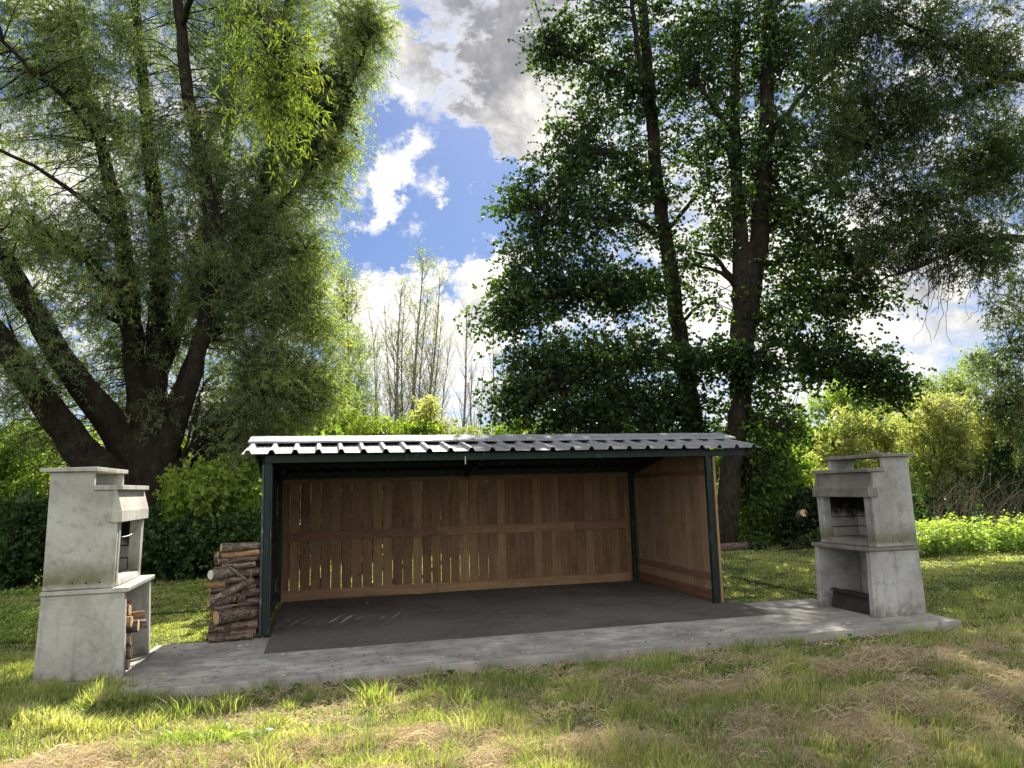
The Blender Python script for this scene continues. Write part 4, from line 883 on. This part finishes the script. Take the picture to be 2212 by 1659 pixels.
# ---- slender sparse trees far behind, in the gap
def sapling(name, label, u, vtop, vbase, y, leaf, bark, nlv, lean=0, wpx=7, spread=60, group=None, low=.35, L=.09, W=.03, nbr=34, steep=1.9):
    base = P(u, vbase, y); base[2] = min(base[2], 0); base[2] = -.35
    t = tree(name, label, 'tree', base, group); tb = Tubes(); top = P(u+lean, vtop, y)
    s = depth(top)/FPX; n = 9; ph = random.random()*6
    rows = [(*(base+(top-base)*f+np.array([.12*math.sin(ph+f*5), .1*math.cos(ph+f*4), 0])), max(.010, wpx*.62*s*(1-.85*f))) for f in np.linspace(0, 1, n)]
    q = resample(rows, .4); tb.add(q, 8, .05, 5); lv = Leaves(); k = len(q)
    idx = rng.integers(int(k*low), k-1, nbr); st = q[idx, :3]; fr = idx/k
    ang = rng.random(nbr)*6.283; ln = spread*s*(1.25-fr)*.95*(.6+.7*rng.random(nbr))
    d = np.stack([np.cos(ang), np.sin(ang), np.full(nbr, steep)+rng.random(nbr)*.6], 1); d = unit(d)
    E = st+d*ln[:, None]*1.5; mid = (st+E)/2+np.array([0, 0, -.08])
    tb.fast(st, E, .010+.012*(1-fr), .004, mid)
    for jj in range(3):
        f = rng.random((nbr, 1))*.6+.3; s2 = st+(E-st)*f; e2 = s2+unit(d+rng.normal(0, .6, d.shape))*ln[:, None]*.5; tb.fast(s2, e2, .006, .003)
    if nlv:
        C = np.repeat(E, nlv, 0)+rng.normal(0, .22, (nbr*nlv, 3)); Rr = np.repeat((st+E)/2, nlv, 0)
        foliage(lv, tb, C, Rr, 4, .45, 9, L, W, droop=.1, rad=.3, tone=np.full(len(C), .45), brr=.004)
        finish(t, tb, lv, bark, leaf)
    else: tb.build('trunk', bark, t, np.array(t.location))
    return t
gp = 'slender sparse trees in the gap behind the shed'
sapling('poplar_tree', 'tallest sparse leafed tree in the gap above the shed roof', 885, 560, 960, 24, 'leaf_pale', 'bark_pale', 2, 25, 9, 85, gp, .3, nbr=60)
sapling('poplar_tree', 'pale stemmed sparse tree just left of the tallest one in the gap', 858, 620, 960, 23, 'leaf_pale', 'bark_pale', 1, 8, 8, 80, gp, .25, nbr=55)
sapling('poplar_tree', 'double looking thin tree just right of the tallest one in the gap', 900, 600, 960, 25, 'leaf_pale', 'bark_pale', 1, 48, 8, 85, gp, .3, nbr=50)
sapling('bare_tree', 'bare leaning thin tree standing apart, right of the clump in the gap', 978, 660, 960, 22, 'leaf_pale', 'bark_pale', 0, 35, 7, 75, gp, .3, nbr=36)
sapling('bare_tree', 'short bare stem on the left side of the clump in the gap', 828, 720, 960, 24, 'leaf_pale', 'bark_pale', 0, -12, 5, 60, gp, .3, nbr=36)
sapling('bare_tree', 'thin straight bare tree at the foot of the big alder crown', 1064, 720, 960, 23, 'leaf_pale', 'bark_pale', 0, 6, 6, 60, gp, .3, nbr=34)
sapling('bare_tree', 'small bare stem between the leaning tree and the alder crown', 1040, 790, 960, 24, 'leaf_pale', 'bark_pale', 0, 2, 4, 45, gp, .3, nbr=26)
sapling('bare_tree', 'thin bare tree with fine upswept twigs, right half of the clump', 925, 680, 960, 26, 'leaf_pale', 'bark_pale', 0, 25, 6, 80, gp, .25, nbr=44)
sapling('bare_tree', 'faint bare tree half hidden by the left edge of the alder crown', 1095, 700, 960, 25, 'leaf_pale', 'bark_pale', 0, 12, 5, 50, gp, .3, nbr=30)
for u_, vt, le, lab in [(812, 690, -10, 'bare stem nearest the feathery young willow'), (842, 660, -6, 'straight bare stem in the left part of the clump'), (870, 640, 4, 'bare stem between the two leafiest trees of the clump'), (893, 630, 30, 'upright bare stem right of the tallest tree'), (910, 660, 36, 'bare stem leaning right in the right part of the clump'),
                        (862, 700, -20, 'low bare stem forking left inside the clump'), (940, 720, 30, 'outermost bare stem on the right side of the clump'), (1015, 800, 8, 'short bare stem between the leaning tree and the small one'), (1080, 760, 14, 'bare stem close to the lower left alder leaves')]:
    sapling('bare_tree', lab+' in the gap', u_, vt, 960, random.uniform(22, 27), 'leaf_pale', 'bark_pale', 0, le, random.uniform(4, 6), 75, gp, .25, nbr=42)
sapling('young_willow', 'feathery light green young willow right beside the great willow', 735, 600, 1000, 17, 'leaf_pale', 'bark_pale', 5, 20, 8, 85, None, .15, .10, .022, nbr=70)
sapling('young_willow', 'shorter feathery young willow at the right of the great willow', 775, 720, 1000, 19, 'leaf_bright', 'bark_pale', 4, 5, 6, 60, None, .15, .10, .022, nbr=50)

# ---- bushes
def bush(name, label, cat, blobs, leaf, L, W, ntw=9, nlf=14, twl=.4, group=None, bark='bark_alder', updir=.3, droop=.15, tonevar=.25, rad=.4, nst=14):
    u, v, y, ru, rv = blobs[0][:5]; b = P(u, v, y).copy(); gz = -.3 if y > 9 else -.06
    b[2] = gz; t = tree(name, label, cat, b, group); tb = Tubes(); lv = Leaves(); C, T = blobpts(blobs)
    ok = C[:, 2] > gz+.05; C, T = C[ok], T[ok]; lo, hi = C.min(0), C.max(0)
    st = []
    for k in range(nst):
        c = C[rng.integers(len(C))]; f = np.array([b[0]+(c[0]-b[0])*.45, b[1]+(c[1]-b[1])*.45, gz])
        r_ = resample([(*f, .03), (*(f*.5+c*.5+rng.normal(0, .1, 3)), .02), (*c, .008)], .25); tb.add(r_, 6, .05, k); st.append(r_[:, :3])
    sk = np.vstack(st); sk = sk[sk[:, 2] > gz+.1]
    foliage(lv, tb, C, nearest(C, sk), ntw, twl, nlf, L, W, droop=droop, rad=rad, tone=T, brr=.006, updir=updir, tonevar=tonevar)
    o = np.array(t.location); tb.build('stems', bark, t, o).name = 'stem'; lv.build('foliage', leaf, t, o); return t
hg = 'shrubs along the back of the lawn on the left'
bush('bramble_bush', 'dark bramble bush at the left edge behind the left barbecue', 'bush', [(30, 1190, 7.4, 110, 80, .8, 110, .2), (60, 1120, 7.8, 90, 50, .7, 50, .4)], 'leaf_hedge', .085, .06, group=hg)
bush('bramble_bush', 'sunlit green bush rising above the dark one at the left edge', 'bush', [(50, 1060, 9.6, 110, 70, .8, 80, .7), (-60, 1000, 9.6, 90, 120, .8, 60, .5), (60, 980, 10.5, 80, 60, .8, 40, .6)], 'leaf_bright', .075, .05, group=hg)
bush('bramble_bush', 'dark green shrub right behind the left barbecue', 'bush', [(200, 1190, 7.3, 100, 75, .7, 80, .2), (260, 1140, 7.6, 70, 50, .6, 30, .3)], 'leaf_hedge', .085, .06, group=hg)
bush('bramble_bush', 'low dark shrub between the left barbecue and the log stack', 'bush', [(400, 1190, 7.3, 85, 52, .7, 80, .3), (350, 1165, 7.5, 60, 50, .6, 34, .3)], 'leaf_hedge', .09, .065, group=hg)
bush('bramble_bush', 'green shrub whose foot disappears behind the log stack', 'bush', [(510, 1180, 7.1, 85, 65, .7, 90, .45), (600, 1180, 7.2, 60, 70, .7, 50, .3)], 'leaf_hedge', .09, .065, group=hg)
bush('ivy_shrub', 'glowing green ivy shrub growing around the foot of the great willow', 'bush', [(430, 1075, 7.4, 60, 62, .5, 66, .75), (490, 1060, 7.6, 62, 60, .6, 60, .7), (390, 1120, 7.5, 45, 35, .4, 26, .6)], 'leaf_bright', .085, .07)
bush('ash_shrub', 'tall light green shrub left of the shed roof end', 'bush', [(545, 1010, 9.8, 75, 80, .8, 66, .6), (540, 1100, 9.5, 70, 50, .7, 50, .7), (620, 960, 11, 80, 70, .9, 60, .6)], 'leaf_bright', .075, .035)
bush('sun_block_shrub', 'leafy shrub added close behind the left half of the back wall to block the sun', 'bush', [(700, 1030, 4.1, 110, 60, .45, 90, .5), (860, 1030, 4.2, 110, 55, .45, 90, .5), (760, 1120, 4.0, 160, 80, .45, 90, .6), (1000, 1060, 4.2, 80, 80, .4, 60, .7), (1100, 1100, 4.3, 80, 90, .4, 40, .6)], 'leaf_bright', .085, .05)  # added shrub blocks sun streaks on the floor; wall gaps show its green
bg_ = 'green thicket beyond the shed roof'
bush('thicket_bush', 'yellow green thicket bush above the left part of the shed roof', 'bush', [(660, 930, 14, 90, 60, 1.2, 70, .7), (740, 930, 14, 80, 50, 1.2, 70, .75), (700, 1000, 14, 120, 60, 1.2, 60, .5)], 'leaf_bright', .085, .035, group=bg_)
bush('thicket_bush', 'low thicket bush above the roof below the sparse trees', 'bush', [(830, 935, 15, 70, 30, 1.2, 56, .75), (900, 940, 15, 60, 26, 1, 40, .6), (860, 1000, 15, 110, 50, 1.2, 40, .5)], 'leaf_bright', .085, .04, group=bg_)
bush('thicket_bush', 'bushy sapling poking up above the middle of the roof', 'bush', [(925, 900, 16, 34, 45, .8, 36, .6), (935, 950, 16, 50, 30, .8, 30, .5)], 'leaf_yellow', .085, .045, group=bg_)
bush('thicket_bush', 'scrubby brownish thicket bush above the middle of the roof', 'bush', [(1020, 945, 17, 70, 24, 1, 40, .3), (1010, 1000, 17, 90, 40, 1, 40, .4)], 'leaf_yellow', .08, .03, group=bg_)
bush('thicket_bush', 'bright green bush under the left edge of the alder crown', 'bush', [(1110, 940, 14, 60, 35, .9, 50, .6), (1180, 960, 14, 60, 40, .9, 40, .6), (1150, 1020, 14, 120, 50, .9, 40, .4)], 'leaf_bright', .085, .05, group=bg_)
bush('thicket_bush', 'dark bush behind the alder trunks over the roof', 'bush', [(1330, 960, 13, 110, 50, 1, 80, .3), (1440, 980, 13, 80, 60, 1, 60, .3), (1400, 1060, 13, 130, 70, 1, 70, .3)], 'leaf_hedge', .09, .07, group=bg_)
rg_ = 'bushes along the water on the right'
bush('bank_bush', 'sunlit green bush just right of the reddish alder trunk', 'bush', [(1650, 1000, 9.3, 70, 90, .8, 90, .7), (1640, 1110, 9.0, 60, 60, .7, 66, .7), (1720, 1040, 9.2, 50, 80, .7, 50, .6), (1690, 1160, 8.6, 90, 40, .6, 66, .5), (1560, 1000, 9.6, 50, 60, .6, 40, .5)], 'leaf_bright', .08, .065, group=rg_)
bush('bank_bush', 'dark ivy covered bush left behind the right barbecue', 'bush', [(1748, 1135, 7.3, 46, 62, .35, 120, .3), (1755, 1185, 7.2, 48, 30, .35, 60, .3), (1752, 1098, 7.3, 24, 22, .25, 26, .35)], 'leaf_dark', .075, .06, group=rg_)
bush('bank_bush', 'low leafy plants around the fallen log by the alder trunk', 'bush', [(1640, 1195, 7.0, 75, 20, .5, 46, .45), (1750, 1190, 6.6, 60, 22, .5, 40, .4)], 'leaf_hedge', .08, .06, group=rg_, twl=.25)
bush('autumn_bush', 'yellowing bush behind the top of the right barbecue', 'bush', [(1850, 940, 11, 85, 60, 1.0, 110, .5), (1800, 1000, 11, 60, 70, .9, 60, .5), (1880, 1030, 11, 100, 60, .9, 70, .4)], 'leaf_yellow', .075, .034, group=rg_, nlf=20)
bush('autumn_bush', 'large golden green bush to the right of the barbecue', 'bush', [(2040, 920, 10.5, 100, 80, 1.1, 140, .6), (2010, 1010, 10.5, 85, 70, 1.0, 80, .4), (2100, 1000, 10.5, 80, 70, 1.0, 80, .25)], 'leaf_yellow', .07, .034, group=rg_, nlf=22)
bush('bank_bush', 'dark green bush at the right edge of the picture', 'bush', [(2190, 920, 9.5, 60, 110, .9, 110, .3), (2180, 1040, 9.5, 70, 80, .9, 90, .25), (2290, 1000, 9.5, 90, 150, .9, 90, .3)], 'leaf_hedge', .065, .035, group=rg_, nlf=16)
bush('bank_bush', 'bright green treetop seen over the right barbecue', 'tree', [(1860, 870, 15, 80, 40, 1.2, 70, .7), (1800, 850, 16, 60, 50, 1.2, 50, .6), (1930, 860, 15, 60, 40, 1.2, 46, .7), (1850, 960, 15, 120, 60, 1.2, 60, .5)], 'leaf_bright', .085, .045, group=rg_)
bush('bank_bush', 'pale green treetop low in the sky gap on the right', 'tree', [(2050, 830, 15, 70, 30, 1.2, 50, .6), (2120, 800, 15, 50, 50, 1.2, 50, .6), (2060, 900, 15, 110, 60, 1.2, 60, .6)], 'leaf_pale', .085, .04, group=rg_)

# distant wood that reads as one mass
lv = Leaves(); tb = Tubes(); n = 2200
x_ = rng.uniform(-45, 62, n); y_ = 30+rng.normal(0, 2.5, n)+np.abs(x_-8)*.12; z_ = rng.random(n)*(np.where((x_ > 8) & (x_ < 22), 2.6, np.where(x_ > 22, 5.2, 5.0))+.8*np.sin(x_*.5)+.6*np.sin(x_*1.3))-.2
C = np.stack([x_, y_, z_], 1); foliage(lv, None, C, C+rng.normal(0, .6, C.shape)-np.array([0, 0, .8]), 10, .9, 15, .22, .15, tone=rng.random(n)*.9, rad=.9)
tag(lv.build('distant_wood', 'leaf_bright'), 'green wood in the far background', 'wood', kind='stuff')
lv = Leaves(); n = 900
x_ = rng.uniform(-22, 34, n); y_ = 13.0+rng.normal(0, .8, n); z_ = rng.random(n)*1.5-.4
C = np.stack([x_, y_, z_], 1); foliage(lv, None, C, C+rng.normal(0, .3, C.shape)-np.array([0, 0, .5]), 10, .5, 14, .10, .07, tone=rng.random(n)*.8, rad=.5)
tag(lv.build('undergrowth', 'leaf_hedge'), 'tangled green undergrowth along the back of the lawn', 'undergrowth', kind='stuff')

# nettles on the right, ground cover on the left
def herbs(name, label, region, n, h, L, W, mat, per=9):
    x, y = region(n); n = len(x); z = ground_z(x, y); hh = h*(.35+.6*rng.random(n)+.5*(fbm(x*2.3, y*2.3)-.4)); hh = np.maximum(hh, h*.25); lv = Leaves(); tb = Tubes()
    b = np.stack([x, y, z], 1); top = b+np.stack([rng.normal(0, .12, n)*hh, rng.normal(0, .12, n)*hh, hh], 1); tb.fast(b, top, .003, .0015)
    f = rng.random((n, per, 1))*.85+.15; q = b[:, None]+(top-b)[:, None]*f; a = rng.random((n, per))*6.283
    d = np.stack([np.cos(a), np.sin(a), rng.uniform(-.35, .5, (n, per))], -1)
    tn = (.35+.5*f[..., 0]+rng.normal(0, .15, (n, per))).ravel(); sz = (.6+.6*rng.random(n*per))
    lv.add(q.reshape(-1, 3), d.reshape(-1, 3), L*sz, W*sz, tn, fold=.1)
    Q = np.concatenate(lv.Q); k = len(Q); V = np.vstack([Q.reshape(-1, 3)]+tb.V); F = np.vstack([np.arange(4*k).reshape(-1, 4), np.vstack(tb.F)+4*k])
    t = np.concatenate([np.concatenate(lv.T), np.full(len(F)-k, .3)])
    return tag(put(name, np_mesh(name, V, F, M[mat], t)), label, 'ground cover', kind='stuff')
def reg_nettle(n):
    x = rng.uniform(12.2, 22, n); y = 4.4+rng.uniform(-.9, 1.3, n)+.05*(x-12); k = fbm(x*1.4, y*1.6)+rng.normal(0, .05, n) > .50; return x[k], y[k]
herbs('nettles', 'sunlit bright green nettles right of the right barbecue', reg_nettle, 4600, .72, .10, .05, 'leaf_nettle', 13)
def reg_left(n):
    x = rng.uniform(-7.5, -.7, n); y = rng.uniform(-1.5, 6.3, n); k = (fbm(x*.8, y*.8) > .52) & ~((x > -1.95) & (x < -1.0) & (y > -1.7) & (y < -.4)) & ~((x > -1.95) & (y < -.05)) & ~((x > -.85) & (y < .6)); return x[k], y[k]
herbs('clover', 'bright leafy ground cover behind and left of the left barbecue', reg_left, 9000, .11, .045, .034, 'leaf_nettle', 8)
def reg_heap(n):
    x = -.15+rng.normal(0, .30, n); y = -3.55+rng.normal(0, .10, n); return x, y
herbs('weeds', 'wilting broad leaved weeds in the mown grass at the lower left', reg_heap, 90, .08, .075, .04, 'leaf_nettle', 6)
def reg_dock(n):
    m_ = n//4; x = np.concatenate([-.95+rng.normal(0, .28, n-m_), rng.uniform(-.2, 7, m_)]); y = np.concatenate([-2.45+rng.normal(0, .15, n-m_), -2.38+rng.normal(0, .07, m_)]); return x, y
herbs('dock_leaves', 'dark broad leaved weeds in the shade along the front slab edge', reg_dock, 110, .10, .055, .035, 'leaf_hedge', 6)

# fallen log, cut ivy stump, and broken branches on the right
c = P(1595, 1195, 6.9)
log([(c[0]-.55, c[1], .04, .11), (c[0]+.1, c[1]+.1, .05, .10), (c[0]+.65, c[1]+.2, .08, .06), (c[0]+.9, c[1]+.25, .12, .03)], 'log_bark_red', 'dark fallen log lying at the foot of the reddish alder trunk', None, rough=.12, seed=300, name='fallen_log')
a, b = P(1712, 1112, 7.0), P(1742, 1108, 6.85)
log([(b[0]+.25, b[1]+.75, b[2]-.5, .10), (b[0]-.02, b[1]+.25, b[2]-.08, .105), (b[0]-.06, b[1]+.02, b[2], .10)], 'log_bark', 'sawn branch with a large tan cut face poking out of the dark ivy bush', None, rough=.05, seed=301, name='cut_branch')
tb = Tubes()
for k in range(190):
    u0 = random.uniform(2010, 2215); v0 = random.uniform(1060, 1160); yy = random.uniform(5.9, 7.6); an = random.uniform(-2.6, -.3); l_ = random.uniform(30, 130)
    p0, p1, p2 = P(u0, v0+20, yy), P(u0+l_*.5*math.cos(an)+random.uniform(-8, 8), v0+l_*.4*math.sin(an), yy+random.uniform(-.3, .3)), P(u0+l_*math.cos(an), v0+l_*math.sin(an)*.8, yy+random.uniform(-.5, .5))
    tb.add(resample([(*p0, .007), (*p1, .005), (*p2, .002)], .12), 5, .05, k, cap=False)
for (a, b, c, w_) in [((1990, 1085), (2080, 1130), (2212, 1125), .018), ((2050, 1150), (2130, 1140), (2230, 1105), .022), ((2100, 1060), (2130, 1110), (2160, 1165), .02)]:
    tb.add(resample([(*P(*a, 6.3), w_), (*P(*b, 6.2), w_*.8), (*P(*c, 6.2), w_*.5)], .15), 6, .05, 3)
M['dead_wood'] = mat_bark('dead_wood', (.17, .13, .10), (.09, .07, .055), (.13, .10, .075), sc=30, bd=.01)
tag(tb.build('brushwood', 'dead_wood'), 'tangled heap of dead brushwood behind the nettles', 'brushwood', kind='stuff')
mb = MB(); cc = P(2150, 1150, 6.8)
n = 26; V = []; F = []
for i_ in range(n):
    for j_ in range(8):
        xx = cc[0]-1.2+i_*.25; yy = cc[1]-.1+j_*.2; V.append((xx, yy, -.05+.38*math.sin(j_/7*math.pi)*(.7+.3*math.sin(i_*.8))*min(1, i_/4)))
F = np.array([(i_*8+j_, (i_+1)*8+j_, (i_+1)*8+j_+1, i_*8+j_+1) for i_ in range(n-1) for j_ in range(7)])
tag(put('earth_bank', np_mesh('earth_bank', np.array(V), F, M['earth'], smooth=True)), kind='structure')

# ================================================================== GRASS
def polar(n, rmin, rmax, a0, a1):
    r = rmin*(rmax/rmin)**rng.random(n); a = rng.uniform(a0, a1, n)   # density falls with distance squared
    return CAM[0]+r*np.sin(a), CAM[1]+r*np.cos(a), r
def clear(x, y):
    ok = ~((x > -1.14) & (x < 7.55) & (y > -2.1) & (y < -.1)) & ~((x > -1.84) & (x < -1.1) & (y > -1.62) & (y < -.46)) & ~((x > -.05) & (x < 5.95) & (y > -.2) & (y < 2.66)) & ~((x > -.68) & (x < 0) & (y > -.25) & (y < .32))
    over = (x > -1.3) & (x < -.55) & (y > -2.12) & (y < -2.1+.45*np.clip((-.5-x)/.7, 0, 1)) & ~((x < -1.09) & (y > -1.62))
    return ok | over
def blades(n, rmin, rmax, a0=-.75, a1=1.15):
    x, y, r = polar(n, rmin, rmax, a0, a1); k = clear(x, y); x, y, r = x[k], y[k], r[k]
    hm = haymask(x, y)*np.where(y < -2.0, 1, .25); tuft = fbm(x*2.7+11, y*2.7+2); big = fbm(x*.6+3, y*.6+8)
    keep = rng.random(len(x)) > hm*.70; x, y, r, hm, tuft, big = [q[keep] for q in (x, y, r, hm, tuft, big)]
    n = len(x); h = (.03+.12*np.clip(tuft-.3, 0, 1)**1.3*1.6)*(.6+.7*rng.random(n))
    h = np.where(y > -.2, h*.6, h); h = np.where((np.abs(y+2.2) < .13) & (x > -.6), h*.35, h)
    edge = (x > -3.2) & (x < -.5) & (y > -3.0) & (y < -1.5); h = np.where(edge, h*1.5+.03, h)
    wd = (.0028+.0022*rng.random(n))*np.clip(r/6, 1, 2.6)
    a = rng.random(n)*6.283; b = np.stack([x, y, ground_z(x, y)-.01], 1); lean = rng.normal(0, .38, (n, 2))+np.array([.1, 0]); s = np.stack([np.cos(a), np.sin(a), np.zeros(n)], 1)*wd[:, None]
    l3 = np.concatenate([lean, np.ones((n, 1))], 1); m = b+l3*h[:, None]*np.array([.35, .35, .6]); t = b+l3*h[:, None]*np.array([1, 1, .95])
    V = np.stack([b-s, b+s, m+s*.8, m-s*.8, t], 1); base = np.arange(n)*5
    F4 = np.stack([base, base+1, base+2, base+3], 1); F3 = np.stack([base+3, base+2, base+4], 1)
    tint = .14+.46*big+.18*tuft+rng.normal(0, .09, n)+.35*hm; tint = np.where(rng.random(n) < .16+.25*hm+.15*(y < -2.2), rng.uniform(.75, 1, n), tint); tint = np.clip(tint, 0, 1)
    return V.reshape(-1, 3), F4, F3, tint
def tufts(nt_, per):
    x0, y0, r0 = polar(nt_, 3.7, 10, -.7, 1.0); k = clear(x0, y0) & (y0 < -2.25) & (rng.random(nt_) > haymask(x0, y0)*.55); x0, y0 = x0[k], y0[k]
    ex = np.array([3.45, 3.5, 3.4, 5.3, -.3, .4, .1, 1.0, 1.6, 2.3, -1.25, -1.1, -.9, -.75, 4.9, 2.7, 3.6]); ey = np.array([-2.75, -2.85, -2.95, -2.25, -2.75, -2.8, -2.7, -2.75, -2.85, -2.8, -2.1, -2.15, -2.2, -2.3, -3.8, -3.9, -3.95])
    x0 = np.concatenate([x0, np.repeat(ex, 3)+rng.normal(0, .07, len(ex)*3)]); y0 = np.concatenate([y0, np.repeat(ey, 3)+rng.normal(0, .04, len(ey)*3)])
    m = len(x0); sz = rng.random(m)**2; hh = np.repeat(.09+.13*sz, per); rad = np.repeat(.03+.06*sz, per); tn = np.repeat(rng.uniform(.25, .62, m), per); n = m*per
    ox, oy_ = rng.normal(0, 1, n)*rad, rng.normal(0, 1, n)*rad; x = np.repeat(x0, per)+ox; y = np.repeat(y0, per)+oy_; ok = clear(x, y)
    x, y, ox, oy_, hh, tn = [q[ok] for q in (x, y, ox, oy_, hh, tn)]; n = len(x); h = hh*(.5+.7*rng.random(n))
    lean = np.stack([ox*5+rng.normal(0, .22, n), oy_*5+rng.normal(0, .22, n)], 1); a = rng.random(n)*6.283; wd = .0022+.0025*rng.random(n)
    b = np.stack([x, y, ground_z(x, y)-.01], 1); s_ = np.stack([np.cos(a), np.sin(a), np.zeros(n)], 1)*wd[:, None]; l3 = np.concatenate([lean, np.ones((n, 1))], 1)
    m_ = b+l3*h[:, None]*np.array([.3, .3, .6]); t_ = b+l3*h[:, None]*np.array([1, 1, .92]); V = np.stack([b-s_, b+s_, m_+s_*.8, m_-s_*.8, t_], 1); base = np.arange(n)*5
    return V.reshape(-1, 3), np.stack([base, base+1, base+2, base+3], 1), np.stack([base+3, base+2, base+4], 1), np.clip(tn+rng.normal(0, .08, n), 0, 1)
V1, a4, a3, t1 = blades(470000, 3.6, 26)
V2, b4, b3, t2 = blades(90000, 7.5, 18, -.62, -.1)
V3, c4, c3, t3 = tufts(800, 55)
V4, d4, d3, t4 = blades(170000, 9.5, 26, .1, 1.1)
d4, d3 = d4+len(V3), d3+len(V3); V3 = np.vstack([V3, V4]); c4 = np.vstack([c4, d4]); c3 = np.vstack([c3, d3]); t3 = np.concatenate([t3, t4])
o4 = len(V1); o5 = o4+len(V2); g = put('grass', np_mesh('grass', np.vstack([V1, V2, V3]), [np.vstack([a4, b4+o4, c4+o5]), np.vstack([a3, b3+o4, c3+o5])], M['grass'], np.concatenate([t1, t2, t3, t1, t2, t3])))
tag(g, 'uneven green lawn grass around the slab', 'grass', kind='stuff')
# cut hay: long pale strands lying criss-cross
def hay(n, rmin, rmax, flat=.5):
    x, y, r = polar(n, rmin, rmax, -.7, 1.05); hm = haymask(x, y); k = clear(x, y) & (y < -2.12) & (rng.random(n) < hm**1.2*.80+.20+.22*(fbm(x*1.7+4, y*2.3+8) > .52)); x, y, r, hm = x[k], y[k], r[k], hm[k]; n = len(x)
    a = rng.normal(.1, .9, n)+np.pi*(rng.random(n) < .5); L = rng.uniform(.06, .22, n); K = 4
    z0 = ground_z(x, y)+rng.random(n)**1.5*.075*hm+.008; ph = rng.normal(0, .9, n); ts = np.linspace(0, 1, K); pts = []
    for f in ts:
        aa = a+ph*(f-.5); pts.append(np.stack([x+np.cos(aa)*L*(f-.5), y+np.sin(aa)*L*(f-.5), z0+(.045*rng.random(n))*np.sin(f*3.14)*1.2+rng.normal(0, .004, n)], 1))
    w_ = (.0013+.0013*rng.random(n))*np.clip(r/5, 1, 2); rows = []
    side = np.stack([-np.sin(a)*.6, np.cos(a)*.6, rng.normal(0, .7, n)], 1)*w_[:, None]
    for f, p in zip(ts, pts): rows += [p-side*(1-.6*f), p+side*(1-.6*f)]
    V = np.stack(rows, 1); base = np.arange(n)*2*K; F = np.concatenate([np.stack([base+2*k, base+2*k+1, base+2*k+3, base+2*k+2], 1) for k in range(K-1)])
    t = np.clip(.25+.5*rng.random(n)+.25*(fbm(x*2, y*2)-.5), 0, 1); return V.reshape(-1, 3), F, np.tile(t, K-1)
Vh, Fh, th = hay(270000, 3.6, 13)
tag(put('hay', np_mesh('hay', Vh, Fh, M['hay'], th)), 'dry mown hay lying in rows on the grass in the foreground', 'hay', kind='stuff')

# dead leaves and chaff blown over the slab and the shed floor
lv = Leaves(); n = 420
n = 300; x_ = np.concatenate([rng.uniform(-1, 7.4, 220), rng.uniform(.1, 5.6, 20), rng.uniform(-1, 0, 60)]); y_ = np.concatenate([-2.08+np.abs(rng.normal(0, .35, 220)), rng.uniform(1.9, 2.5, 20), rng.uniform(-.9, -.2, 60)]); y_ = np.minimum(y_, 2.5)
y_ = np.where((x_ < 0) | (x_ > 5.6), np.minimum(y_, -.15), y_); a_ = rng.random(n)*6.283
lv.add(np.stack([x_, y_, np.full(n, .014)], 1), np.stack([np.cos(a_), np.sin(a_), rng.uniform(-.12, .2, n)], 1), .022+.035*rng.random(n), .008+.014*rng.random(n), rng.random(n))
for q_ in lv.Q: q_[..., 2] = np.maximum(q_[..., 2], .006)
tag(lv.build('leaf_litter', 'hay'), 'dry leaves and chaff scattered over the concrete', 'leaf litter', kind='stuff')

# small litter: white scraps and daisies, stones along the slab
def scrap(x, y, sx, sy, a, label, cat, name, mat='white_paper', z=.06, hgt=.012):
    bm = bmesh.new(); bmesh.ops.create_icosphere(bm, subdivisions=2, radius=1)
    for v in bm.verts:
        n_ = 1+.18*math.sin(v.co.x*4.1+x*9)+.12*math.cos(v.co.y*5.3+y*7); v.co = Vector((v.co.x*sx*n_, v.co.y*sy*n_, v.co.z*hgt))
    me = bpy.data.meshes.new(name); bm.to_mesh(me); bm.free(); me.materials.append(M[mat]); o = put(name, me); o.location = (x, y, float(ground_z(np.array([x]), np.array([y]))[0])+z); o.rotation_euler = (.2, .15, a)
    return tag(o, label, cat)
q = P(582, 1590, -3.5); 
d = ray(582, 1590); k = (-.03-CAM[2])/d[2]; g0 = CAM+d*k
scrap(g0[0], g0[1], .035, .018, .3, 'small white scrap lying in the sunlit grass at the lower left', 'litter', 'paper_scrap')
d = ray(240, 1478); g0 = CAM+d*((0-CAM[2])/d[2]); scrap(g0[0]-.0, g0[1]-.05, .10, .04, .9, 'pale flat stone at the front foot of the left barbecue', 'stone', 'flat_stone', 'pebble', .05, .03)
d = ray(380, 1475); g0 = CAM+d*((0-CAM[2])/d[2]); scrap(g0[0]-.02, g0[1]-.05, .035, .03, .2, 'small dark stone against the front edge of the slab', 'stone', 'stone', 'earth', .04, .035)
print('faces', sum(len(o.data.polygons) for o in bpy.data.objects if o.type == 'MESH'))
